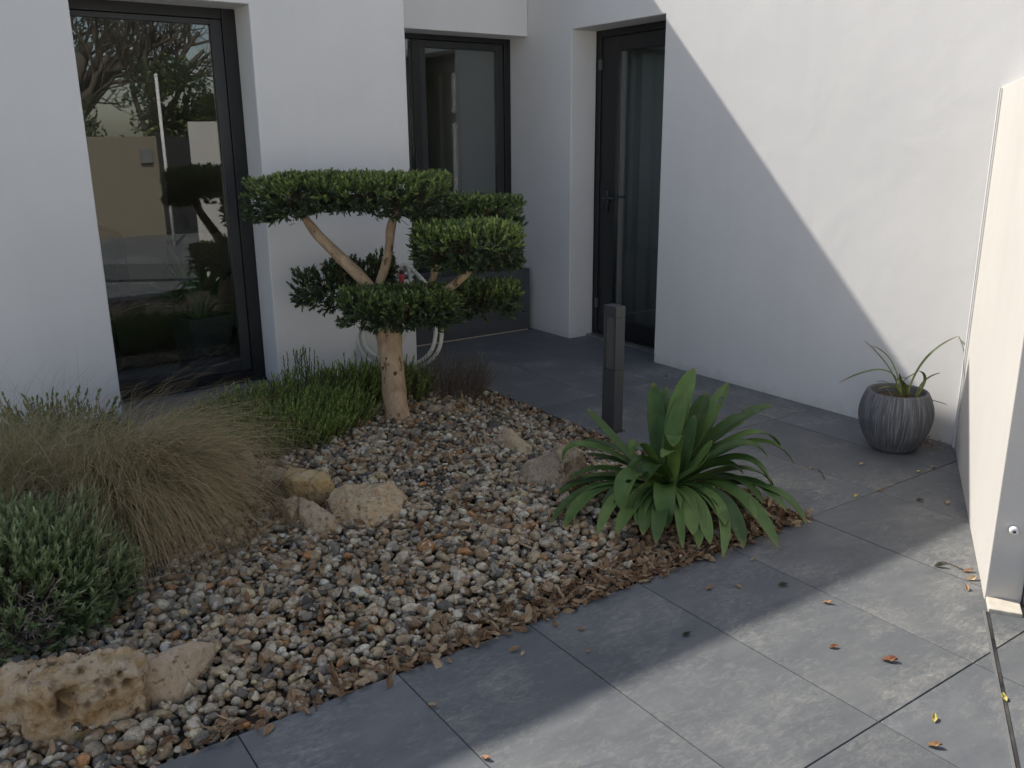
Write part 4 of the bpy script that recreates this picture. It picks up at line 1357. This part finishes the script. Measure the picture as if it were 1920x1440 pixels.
# tip px, tip depth offset (None = lies on the ground), mid px, mid depth offset, width
SL = [
    # upright and rear leaves
    (1225, 716, .22, 1232, 810, .12, .062), (1250, 724, .26, 1243, 820, .12, .050), (1302, 690, .20, 1268, 790, .08, .068), (1285, 735, .10, 1262, 820, .04, .060),
    (1326, 735, .22, 1290, 815, .12, .066), (1366, 716, .20, 1318, 800, .12, .064), (1345, 770, .25, 1300, 840, .15, .050), (1451, 760, .24, 1365, 800, .15, .062),
    (1302, 778, .05, 1285, 850, .02, .050), (1100, 765, .14, 1160, 835, .08, .046), (1400, 790, .3, 1330, 830, .2, .05),
    # right side arching
    (1466, 842, .12, 1390, 818, .10, .046), (1490, 872, .06, 1405, 830, .08, .040), (1440, 858, .02, 1370, 838, .04, .052), (1420, 838, .18, 1350, 842, .10, .058),
    (1448, 918, -.02, 1380, 860, .03, .056), (1335, 825, -.02, 1310, 868, -.02, .058), (1395, 890, .0, 1340, 872, .02, .055),
    # left side arching
    (1055, 868, .05, 1110, 838, .08, .048), (1080, 830, .22, 1150, 840, .14, .040), (1100, 850, .12, 1170, 870, .08, .046), (1062, 905, .06, 1140, 880, .06, .040),
    # front leaves hanging
    (1168, 960, -.20, 1185, 890, -.12, .066), (1250, 992, -.26, 1245, 920, -.16, .066), (1185, 855, -.10, 1205, 838, -.06, .060), (1262, 838, -.12, 1262, 826, -.08, .054),
    (1170, 895, -.06, 1215, 862, -.05, .040), (1240, 858, -.16, 1260, 852, -.10, .046),
    # lying towards the viewer
    (1205, 1005, None, 1222, 950, -.10, .052), (1310, 1030, None, 1295, 965, -.12, .050),
    (1430, 945, None, 1365, 895, .03, .050), (1360, 985, None, 1320, 930, -.08, .054), (1330, 850, -.06, 1305, 880, -.04, .054), (1210, 905, -.12, 1232, 872, -.08, .058),
    (1460, 1030, None, 1370, 930, -.05, .056), (1395, 1028, None, 1340, 950, -.10, .060), (1332, 1022, None, 1300, 950, -.14, .050), (1355, 1048, None, 1340, 985, -.12, .036),
    (1512, 985, None, 1420, 922, .0, .050), (1450, 915, None, 1385, 880, .05, .046), (1300, 1005, None, 1285, 955, -.14, .056), (1155, 1002, None, 1200, 955, -.08, .054),
    (1058, 992, None, 1130, 950, .0, .048), (1045, 928, None, 1130, 912, .08, .044), (1080, 900, None, 1160, 892, .1, .040), (1120, 1005, None, 1170, 950, -.04, .040),
    (1130, 970, None, 1175, 925, .0, .050), (1230, 1020, None, 1240, 970, -.14, .050), (1280, 1030, None, 1270, 980, -.14, .030), (1420, 975, None, 1350, 915, .02, .052),
    (1385, 1005, None, 1330, 935, -.06, .046), (1475, 960, None, 1390, 900, .06, .044), (1195, 985, None, 1215, 930, -.10, .048), (1030, 985, None, 1120, 935, .02, .036),
]
for k, (tx_, ty_, tk_, mx_, my_, mk_, wd) in enumerate(SL):
    tip = at(tx_, ty_, .02 + .02 * random.random() + (.045 if at(tx_, ty_, .05).x < BX1 and at(tx_, ty_, .05).y > BY0 else 0)) if tk_ is None else dep(tx_, ty_, BD + tk_)
    mid = dep(mx_, my_, BD + mk_)
    if mid.z < .10: mid.z = .10
    b0 = CB + Vector((random.uniform(-.03, .03), random.uniform(-.03, .03), random.uniform(-.06, .0)))
    b0.z = max(b0.z, .05)
    hol = ()
    if k in (22, 25): hol = ((10, 1),)
    if k in (5, 7): hol = ((12, 2), (10, 0))
    strap('leaf', b0, mid, tip, wd * 1.32, M['strap'], br, rnd=random.random(), holes=hol, twist=random.uniform(-.15, .15))
# short stem the leaves grow from
tube('stem', spline([tuple(at(1262, 962, -.01)), tuple(CB + Vector((0, 0, -.08))), tuple(CB + Vector((0, 0, .0)))], 10), np.linspace(.055, .04, 10), M['twig'], br, 14, .2)

# ------------------------------------------------------------------ round pot with a thin leaved plant
PC = Vector((3.795, 2.262, 0.0))
pp = empty('potted_plant', PC, 'round ribbed grey pot with a sparse thin leaved plant in front of the sunlit wall', 'potted plant')
pr_ = spline([(.110, .022), (.132, .055), (.152, .098), (.163, .142), (.166, .175), (.162, .215), (.150, .255), (.137, .284)], 22)
prof = [(.0, .003), (.098, .003), (.104, .008), (.106, .014), (.109, .019)] + [tuple(q) for q in pr_]
ztop = prof[-1][1]; rtop = prof[-1][0]
prof += [(rtop - .004, ztop + .004), (rtop - .010, ztop + .004), (rtop - .016, ztop - .004), (rtop - .016, ztop - .06), (.0, ztop - .06)]
nA = 360
V = []; F = []; A = []
for i, (r, z) in enumerate(prof):
    for k in range(nA):
        a = 2 * math.pi * k / nA
        ph_ = mnoise.noise(Vector((math.cos(a) * 3, math.sin(a) * 3, z * 5))) * .9
        rb = mnoise.noise(Vector((math.cos(a + ph_ * .03) * 36, math.sin(a + ph_ * .03) * 36, z * 6.0)))
        rb2 = mnoise.noise(Vector((math.cos(a + ph_ * .03) * 62, math.sin(a + ph_ * .03) * 62, z * 13.0)))
        v_ = (.5 + .5 * max(-1, min(1, rb * 1.7 + rb2 * 1.4))) if 4 <= i < len(prof) - 5 else .25
        rr = r + (v_ - .5) * .0036 if 4 <= i < len(prof) - 5 else r
        V.append((PC.x + rr * math.cos(a), PC.y + rr * math.sin(a), z)); A.append(v_)
for i in range(len(prof) - 1):
    for k in range(nA):
        k2 = (k + 1) % nA
        F.append((i * nA + k, i * nA + k2, (i + 1) * nA + k2, (i + 1) * nA + k))
s = Soup(); s.raw(V, F, rib=np.array(A)); s.build('pot', M['pot'], pp)
lathe('soil', [(0.0, ztop - .032), (.06, ztop - .028), (rtop - .017, ztop - .036)], M['soil'], pp, 32, (PC.x, PC.y, 0))


def spearmat():
    m, nt, b = new_mat('aloe_leaf')
    t = N(nt, 'ShaderNodeAttribute', attribute_name='t')
    r = ramp(nt, [(0, (.30, .32, .09)), (.45, (.16, .21, .06)), (.8, (.075, .095, .035)), (1, (.20, .075, .04))]); nt.links.new(t.outputs['Fac'], r.inputs[0])
    nt.links.new(r.outputs[0], b.inputs['Base Color']); b.inputs['Roughness'].default_value = .45
    return m


M['spear'] = spearmat()
PDp = (PC - Vector((0, 0, CAMH - .28))).dot(CF)


def pq(px, py, k=0.0): return Vector(dep(px, py, PDp + k))


LP = [(1690, 735, 1666, 690, 1620, 638, .03, .015), (1692, 735, 1672, 680, 1634, 648, .05, .013), (1680, 712, 1645, 694, 1572, 718, -.06, .017), (1708, 735, 1735, 675, 1797, 630, -.02, .016),
      (1726, 745, 1734, 712, 1722, 695, -.05, .014), (1726, 742, 1734, 715, 1764, 699, -.02, .013), (1722, 697, 1706, 706, 1690, 717, -.06, .008), (1688, 745, 1674, 727, 1646, 730, -.10, .014),
      (1682, 740, 1668, 720, 1642, 716, -.06, .008), (1690, 738, 1682, 715, 1700, 708, -.04, .009), (1700, 742, 1690, 722, 1686, 700, -.06, .018), (1702, 745, 1698, 730, 1690, 712, -.08, .020),
      (1730, 745, 1752, 752, 1776, 759, -.08, .008), (1797, 630, 1803, 645, 1808, 662, -.03, .007), (1672, 738, 1660, 728, 1646, 722, .02, .008)]
for k, (a, b_, c, d, e, f_, kk, wd) in enumerate(LP):
    base = pq(a, b_, 0) if k not in (6, 13) else pq(a, b_, kk)
    if k not in (6, 13, 2): base = Vector((PC.x + (base.x - PC.x) * .8, PC.y + (base.y - PC.y) * .8, ztop - .03))
    strap('leaf', base, pq(c, d, kk * .6), pq(e, f_, kk), wd, M['spear'], pp, .45, 14, 0, rnd=.5)

# ------------------------------------------------------------------ leaf litter and single fallen leaves
DL_V = [(0, 0, 0), (-.19, .22, .13), (0, .25, .02), (.17, .27, .17), (-.21, .52, .22), (0, .55, .05), (.23, .55, .15), (-.13, .80, .22), (0, .84, .14), (.12, .82, .28), (.03, 1, .26)]
DL_F = [(0, 2, 1), (0, 3, 2), (1, 2, 5, 4), (2, 3, 6, 5), (4, 5, 8, 7), (5, 6, 9, 8), (7, 8, 10), (8, 9, 10)]


def litter(n, pick, size, soup, tilt=.5, tone=.5):
    P = np.array([pick() for _ in range(n)])
    Mx = rot_mats(n, tilt) * (size * RNG.uniform(.6, 1.3, n))[:, None, None]
    Mx[:, :, 2] *= RNG.uniform(-1.2, 1.6, n)[:, None]
    soup.add(DL_V, DL_F, Mx, P, rnd=np.clip(tone + RNG.normal(0, .27, n), 0, 1))


def pick_front():
    while True:
        x = random.uniform(0.2, BX1 - .02)
        k = .10 + .90 * min(1, max(0, (x - .6) / 1.4))
        y = BY0 + abs(random.gauss(0, .04 + .07 * k)) - .012
        if random.random() < k and y < BY1: return (x, y, max(bedz(x, max(y, BY0)), -.012) + random.uniform(.012, .028))


def pick_all():
    while True:
        x = random.uniform(BX0, BX1 - .03); y = random.uniform(BY0, BY1 - .3)
        if mnoise.noise(Vector((x * 1.6 + 9, y * 1.6, 1.0))) + random.uniform(-.5, .5) > -.1:
            return (x, y, bedz(x, y) + random.uniform(.004, .032))


def pick_right():
    y = random.uniform(BY0, BY1 - .5); x = BX1 - abs(random.gauss(0, .07)) - .02
    return (x, y, bedz(x, y) + random.uniform(.008, .026))


def pick_crown():
    a = random.uniform(0, 6.283); r = random.uniform(.0, .34)
    x = 2.47 + r * math.cos(a); y = 2.24 + r * math.sin(a) * .8
    x = min(x, BX1 - .03); y = max(y, BY0 + .01)
    return (x, y, bedz(x, y) + random.uniform(.01, .03))


lt = Soup()
litter(1350, pick_front, .042, lt, .38, .56)
litter(1500, pick_all, .042, lt, .6, .48)
litter(330, pick_right, .036, lt, .5, .45)
litter(700, pick_crown, .042, lt, .38, .54)
tag(lt.build('leaf_litter', M['litter'], smooth=False), 'brown dead leaves lying among the pebbles and along the front edge of the gravel', 'leaf litter', kind='stuff')
# small drift of litter in the corner behind the pot
dr = Soup()
litter(60, lambda: (3.98 + random.gauss(0, .035), 2.20 + random.gauss(0, .045), .004), .022, dr, .3, .5)
tag(dr.build('leaf_debris', M['litter'], smooth=False), 'little heap of dry leaf debris in the corner behind the round pot', 'leaf litter', kind='stuff')

FL = [  # px, py, size, turn, material, rnd, label
    (1330, 1103, .036, .4, 'litter', .55, 'small brown leaf, leftmost of three in a row below the strappy plant'),
    (1384, 1099, .034, 1.9, 'litter', .75, 'curled tan leaf, middle of three in a row below the strappy plant'),
    (1468, 1097, .040, -.3, 'darkgrass', .5, 'dark green leaf, rightmost of three in a row below the strappy plant'),
    (1411, 1050, .024, .2, 'litter', .8, 'tiny pale leaf just below the hanging tips of the strappy plant'),
    (1552, 1130, .036, -.6, 'orangeleaf', .9, 'orange leaf lying just inside the sun at the shadow edge'),
    (1563, 1213, .034, -.2, 'orangeleaf', .2, 'small salmon orange leaf in the middle of the sunlit slate'),
    (1668, 1238, .050, -.5, 'orangeleaf', .0, 'long rust red leaf lying flat on the sunlit slate'),
    (1287, 1190, .034, .1, 'darkgrass', .2, 'dark leaf on the shaded slate near the shadow edge'),
    (1752, 1348, .032, .8, 'yellowleaf', .5, 'bright yellow leaf in the middle of the lower right slate'),
    (1752, 1398, .040, -.5, 'orangeleaf', 1.0, 'pale orange leaf lying across a joint in the lower right'),
    (1883, 1309, .030, 1.2, 'yellowleaf', .9, 'narrow yellow leaf on the gate track'),
    (1815, 1071, .040, -.2, 'orangeleaf', .6, 'curled orange brown leaf at the foot of the sunlit garden wall, farthest of three'),
    (1822, 1086, .045, -.2, 'litter', 1.0, 'long yellowish curled leaf at the foot of the sunlit garden wall, middle of three'),
    (1813, 1104, .034, 1.0, 'orangeleaf', .8, 'round orange leaf at the foot of the sunlit garden wall, nearest of three'),
    (1763, 1062, .046, -.5, 'darkgrass', .4, 'dark shrivelled leaf beside the thin twig on the sunlit slate'),
    (965, 1219, .038, .1, 'litter', .6, 'brown leaf on the slate just below the gravel edge, left of a pair'),
    (980, 1226, .024, .9, 'litter', .9, 'small pale leaf on the slate just below the gravel edge, right of a pair'),
    (1040, 1170, .036, 1.5, 'litter', .35, 'upright brown leaf on the joint beside the gravel edge'),
    (1090, 1180, .028, -.4, 'litter', .5, 'small brown leaf on the slate right of a joint, nearer the gravel'),
    (1102, 1220, .024, 1.0, 'litter', .6, 'tiny brown leaf on the shaded slate below the gravel edge, right of the joint'),
    (842, 1240, .030, 1.8, 'litter', .7, 'crumpled brown leaf on the slate just below the litter edge at centre'),
    (811, 1323, .036, -.9, 'litter', .95, 'pale leaf stuck in a joint of the dark slate at the bottom'),
    (911, 1421, .032, -.9, 'orangeleaf', .7, 'orange leaf in the joint where the shadow ends at the bottom edge'),
    (1615, 871, .030, .0, 'litter', .95, 'pale leaf lying flat on the slate left of the round pot'),
    (1520, 878, .026, .3, 'litter', .7, 'small leaf on a joint left of the round pot'),
    (1605, 930, .030, .4, 'yellowleaf', .1, 'pale yellow leaf on the slate below the round pot'),
    (1650, 919, .030, -.3, 'litter', .7, 'brown leaf with a stalk on the joint below the round pot'),
    (1777, 943, .036, .6, 'litter', .85, 'broad tan leaf on the slate near the garden wall'),
    (1722, 884, .028, .4, 'yellowleaf', .0, 'ochre leaf in front of the round pot beside the small leaf cluster'),
    (1750, 876, .034, .2, 'litter', .8, 'cluster of pale leaf bits in front of the pot near the garden wall'),
    (1725, 938, .036, -.6, 'darkgrass', .6, 'dark twisted leaf on the slate below the pot'),
    (1625, 780, .030, -.2, 'litter', .4, 'brown leaf against the foot of the wall left of the pot'),
    (1595, 779, .022, .1, 'litter', .6, 'tiny leaf near the foot of the wall left of the pot'),
    (1250, 706, .028, .1, 'darkgrass', .1, 'black leaf on the dark slate above the strappy plant'),
]
for px, py, sz, tn, mt, rn, lab in FL:
    c = at(px, py, .003)
    Rm = Matrix.Rotation(tn + RYAW - 1.2, 3, 'Z') @ Matrix.Rotation(random.uniform(-.12, .12), 3, 'X')
    V = [tuple(c + Rm @ (Vector((v[0] * 1.1, v[1] - .5, v[2] * random.uniform(.6, 1.5))) * sz * .92)) for v in DL_V]
    zmin = min(v[2] for v in V)
    V = [(v[0] - c.x, v[1] - c.y, v[2] - zmin) for v in V]
    s = Soup(); s.raw(V, DL_F, rnd=rn)
    o = s.build('fallen_leaf', M[mt], smooth=False)
    o.location = (c.x, c.y, .0022)
    m_ = o.modifiers.new('solid', 'SOLIDIFY'); m_.thickness = .0009; m_.offset = 1
    tag(o, lab, 'leaf', 'single leaves fallen on the slate')
a0, a1 = at(1765, 1052, .004), at(1806, 1068, .004)
o = tube('twig', spline([tuple(a0), tuple(a0.lerp(a1, .5) + Vector((.003, .002, .001))), tuple(a1)], 8), [.0016] * 8, M['twig'])
tag(o, 'thin straight twig on the sunlit slate close to the garden wall', 'twig')
a0, a1 = at(1535, 880, .004), at(1546, 898, .004)
o = tube('twig', spline([tuple(a0), tuple(a0.lerp(a1, .5) + Vector((.004, -.002, .001))), tuple(a1)], 8), [.0016] * 8, M['twig'])
tag(o, 'short bent twig on the slate left below the round pot', 'twig')

# ------------------------------------------------------------------ dim things behind the left glass door
cb = empty('sideboard', (2.1, 6.9, 0), 'low beige sideboard dimly visible behind the houseplant inside the left glass door', 'sideboard')
boxes('body', [(1.72, 2.43, 6.75, 7.2, .06, .80)], M['beige'], cb, .006)
boxes('plinth', [(1.75, 2.40, 6.80, 7.15, .0, .058)], M['dark'], cb)
boxes('door', [(1.726, 2.073, 6.728, 6.748, .075, .785)], M['beige'], cb, .003)
boxes('door', [(2.077, 2.424, 6.728, 6.748, .075, .785)], M['beige'], cb, .003)
ch = empty('armchair', (1.02, 6.9, 0.0), 'dark round backed armchair dimly visible behind the left glass door', 'chair')
ac = Vector((1.02, 6.9, 0))
V = []; F = []
nn = 20
for i in range(nn + 1):
    a = -0.35 + (math.pi + .7) * i / nn
    for r, z in ((.27, .36), (.275, .78 + .10 * math.sin(max(0, min(math.pi, a)))), (.33, .80 + .10 * math.sin(max(0, min(math.pi, a)))), (.345, .36)):
        V.append((ac.x + r * math.cos(a), ac.y + r * math.sin(a), z))
for i in range(nn):
    for k in range(4):
        k2 = (k + 1) % 4
        F.append((i * 4 + k, i * 4 + k2, (i + 1) * 4 + k2, (i + 1) * 4 + k))
s = Soup(); s.raw(V, F); s.build('backrest', M['fabric'], ch)
lathe('seat', [(0, .36), (.26, .36), (.265, .40), (.25, .46), (0, .47)], M['fabric'], ch, 32, ac)
for a in (.8, 2.3, 3.9, 5.5):
    tube('leg', [(ac.x + .2 * math.cos(a), ac.y + .2 * math.sin(a), .36), (ac.x + .25 * math.cos(a), ac.y + .25 * math.sin(a), 0)], [.018, .012], M['dark'], ch, 10)
M['houseleaf'] = leafmat('spiky_house_leaf', [(0, (0.09, 0.15, 0.07)), (1, (0.20, 0.28, 0.14))], 0.4, 0.2)
hp_ = empty('house_plant', (1.66, 5.98, 0.0), 'spiky leaved houseplant in a square dark pot inside the left glass door', 'potted plant')
hc = Vector((1.60, 5.98, 0))
bmv, bmf = [], []
for z, r in ((0.0, .13), (.34, .17), (.34, .15), (.29, .145)):
    for k in range(4):
        a = math.pi / 4 + k * math.pi / 2 + .2
        bmv.append((hc.x + r * 1.3 * math.cos(a), hc.y + r * 1.3 * math.sin(a), z))
for i in range(3):
    for k in range(4):
        k2 = (k + 1) % 4
        bmf.append((i * 4 + k, i * 4 + k2, (i + 1) * 4 + k2, (i + 1) * 4 + k))
bmf.append((12, 13, 14, 15))
s = Soup(); s.raw(bmv, bmf); s.build('pot', M['trough'], hp_, False)
for k in range(26):
    a = random.uniform(0, 6.283); l = random.uniform(.35, .75); e = random.uniform(.35, 1.35)
    d = Vector((math.cos(a) * math.cos(e), math.sin(a) * math.cos(e), math.sin(e)))
    b0 = hc + Vector((.03 * math.cos(a), .03 * math.sin(a), .30))
    md = b0 + d * l * .55
    tpv = b0 + d * l * .9 + Vector((d.x * .12, d.y * .12, -.22 * math.cos(e) * l / .5))
    if tpv.y < 5.47: continue
    strap('leaf', b0, md, tpv, .032, M['houseleaf'], hp_, .3, 12, 0, rnd=random.random())

# ------------------------------------------------------------------ what the glass mirrors on the street side; a house added for bounce
bw = boxes('boundary_wall', [(2.862, 3.93, -4.75, -4.55, -0.02, 1.55)], M['beige'], None, .01)
tag(bw, 'beige street wall mirrored in the left glass door', 'wall')
ww = boxes('boundary_wall', [(-12.0, 2.86, -4.80, -4.52, -0.02, 1.80)], M['plaster'], None, .01)
tag(ww, 'white sunlit street wall mirrored at the left edge of the left glass door', 'wall')
lb = boxes('letterbox', [(3.64, 3.82, -4.545, -4.48, 1.14, 1.36)], M['alu'], None, .006)
tag(lb, 'small pale letterbox on the beige street wall mirrored in the glass door', 'letterbox')
sg = empty('street_gate', (4.2, -4.65, 0), 'dark slatted gate beside the beige street wall mirrored in the glass door', 'gate')
boxes('slats', [(3.98, 6.6, -4.68, -4.63, .05 + .125 * k, .05 + .125 * k + .122) for k in range(12)], M['frame_grey'], sg, .003)
boxes('post', [(3.935, 3.978, -4.70, -4.61, 0, 1.62)], M['frame_grey'], sg, .003)
boxes('post', [(6.602, 6.65, -4.70, -4.61, 0, 1.62)], M['frame_grey'], sg, .003)
lp = empty('pole', (3.5, -2.6, 0), 'thin pale pole mirrored in the middle of the left glass door', 'pole')
tube('shaft', [(3.50, -2.6, 0), (3.50, -2.6, 2.35)], [.022, .022], M['whitemetal'], lp, 14)
lathe('cap', [(.026, 2.35), (.026, 2.37), (.0, 2.38)], M['whitemetal'], lp, 14, (3.50, -2.6, 0))


def street_tree(label, x, y, h, seed, leafy):
    rg = random.Random(seed)
    t = empty('street_tree', (x, y, 0), label, 'tree', 'trees mirrored in the glass')
    ts = Soup(); bs = Soup(); tips = []

    def grow(p, d, l, r, lev):
        n = 5
        q = [np.array(p)]
        dd_ = np.array(d, float)
        for k in range(n):
            dd_ = dd_ + np.array([rg.gauss(0, .10), rg.gauss(0, .10), rg.gauss(.03, .06)]); dd_ /= np.linalg.norm(dd_)
            q.append(q[-1] + dd_ * l / n)
        V, F = tube_data(q, np.linspace(r, r * .62, n + 1), 9 if lev == 0 else 5 if lev < 3 else 3)
        (ts if lev == 0 else bs).raw(V, F, rnd=.5)
        if lev >= 4: tips.append(q[-1]); return
        for k in range(4 if lev else 6):
            f_ = rg.uniform(.45, 1.0)
            b = q[min(n, int(f_ * n))]
            az = rg.uniform(0, 6.283); sp_ = rg.uniform(.35, .8)
            perp = unit(np.cross(dd_, [math.cos(az), math.sin(az), .3]))
            grow(b, unit(dd_ * math.cos(sp_) + perp * math.sin(sp_)), l * rg.uniform(.55, .75), r * .48, lev + 1)
    grow((x, y, -.05), (0, 0, 1), h * .42, h * .022, 0)
    ts.build('trunk', M['greybark'], t); bs.build('branches', M['greybark'], t)
    if leafy:
        tips = np.array(tips)
        f = Soup()
        n = len(tips)
        for _ in range(4):
            shoots(f, tips + RNG.normal(0, .10, tips.shape), unit(RNG.normal(0, 1, (n, 3)) + np.array([0, 0, .4])), np.full(n, .15), 6, .09, .04, .8, .35, .2)
        f.build('crown', M['olive'], t)


street_tree('tall bare winter tree mirrored at the left of the glass door', 3.6, -11.5, 9.0, 3, False)
street_tree('tall dark evergreen tree mirrored behind the bare winter tree', 4.2, -16.0, 9.0, 21, True)
street_tree('bare branching tree mirrored above the pole in the glass door', 5.3, -10.5, 7.0, 4, False)
street_tree('dense dark evergreen tree mirrored behind the beige street wall', 3.2, -8.5, 3.7, 5, True)
street_tree('dark leafy tree mirrored behind the slatted street gate', 5.2, -8.0, 3.8, 8, True)
for x, y, h, sd, lf in ((8.0, -9.5, 4.4, 13, True),):
    street_tree('bare tree further left along the street' if not lf else 'leafy tree further right along the street', x, y, h, sd, lf)

nh = empty('added_bounce_house', (-6.0, -11.0, 0), 'unseen white house added across the street to bounce sun onto the shaded walls', 'house')  # added behind the viewer as a sunlit reflector for the shaded front
hw = [(-8.6, -7.4, .9, 2.2), (-5.6, -4.4, .9, 2.2), (-2.6, -1.4, .9, 2.2), (-8.6, -7.4, 3.6, 4.9), (-5.6, -4.4, 3.6, 4.9), (-2.6, -1.4, 3.6, 4.9)]
us = sorted({-14.0, 2.0} | {q[0] for q in hw} | {q[1] for q in hw}); vs = [-0.02, .9, 2.2, 3.6, 4.9, 6.0]
wall_grid('wall', 'y', -11.0, -10.7, us, vs, lambda u, v: any(q[0] < u < q[1] and q[2] < v < q[3] for q in hw), M['plaster'], nh)
boxes('wall', [(-14.0, 2.0, -17.0, -16.7, -.02, 6.0), (-14.0, -13.7, -16.69, -11.01, -.02, 6.0), (1.7, 2.0, -16.69, -11.01, -.02, 6.0)], M['plaster'], nh)
boxes('roof', [(-14.3, 2.3, -17.3, -10.5, 6.002, 6.25)], M['gate'], nh)
for q in hw:
    wf = boxes('window', quad_frame('y', -10.98, -10.90, q[0] + .002, q[1] - .002, q[2] + .002, q[3] - .002, .07, .07, .07, .07), M['frame'], nh)
    boxes('pane', [(q[0] + .072, q[1] - .072, -10.95, -10.944, q[2] + .072, q[3] - .072)], M['glass_dark'], wf)

# tidy: helper property not needed any more
for o in SC.objects:
    if 'world_base' in o: del o['world_base']
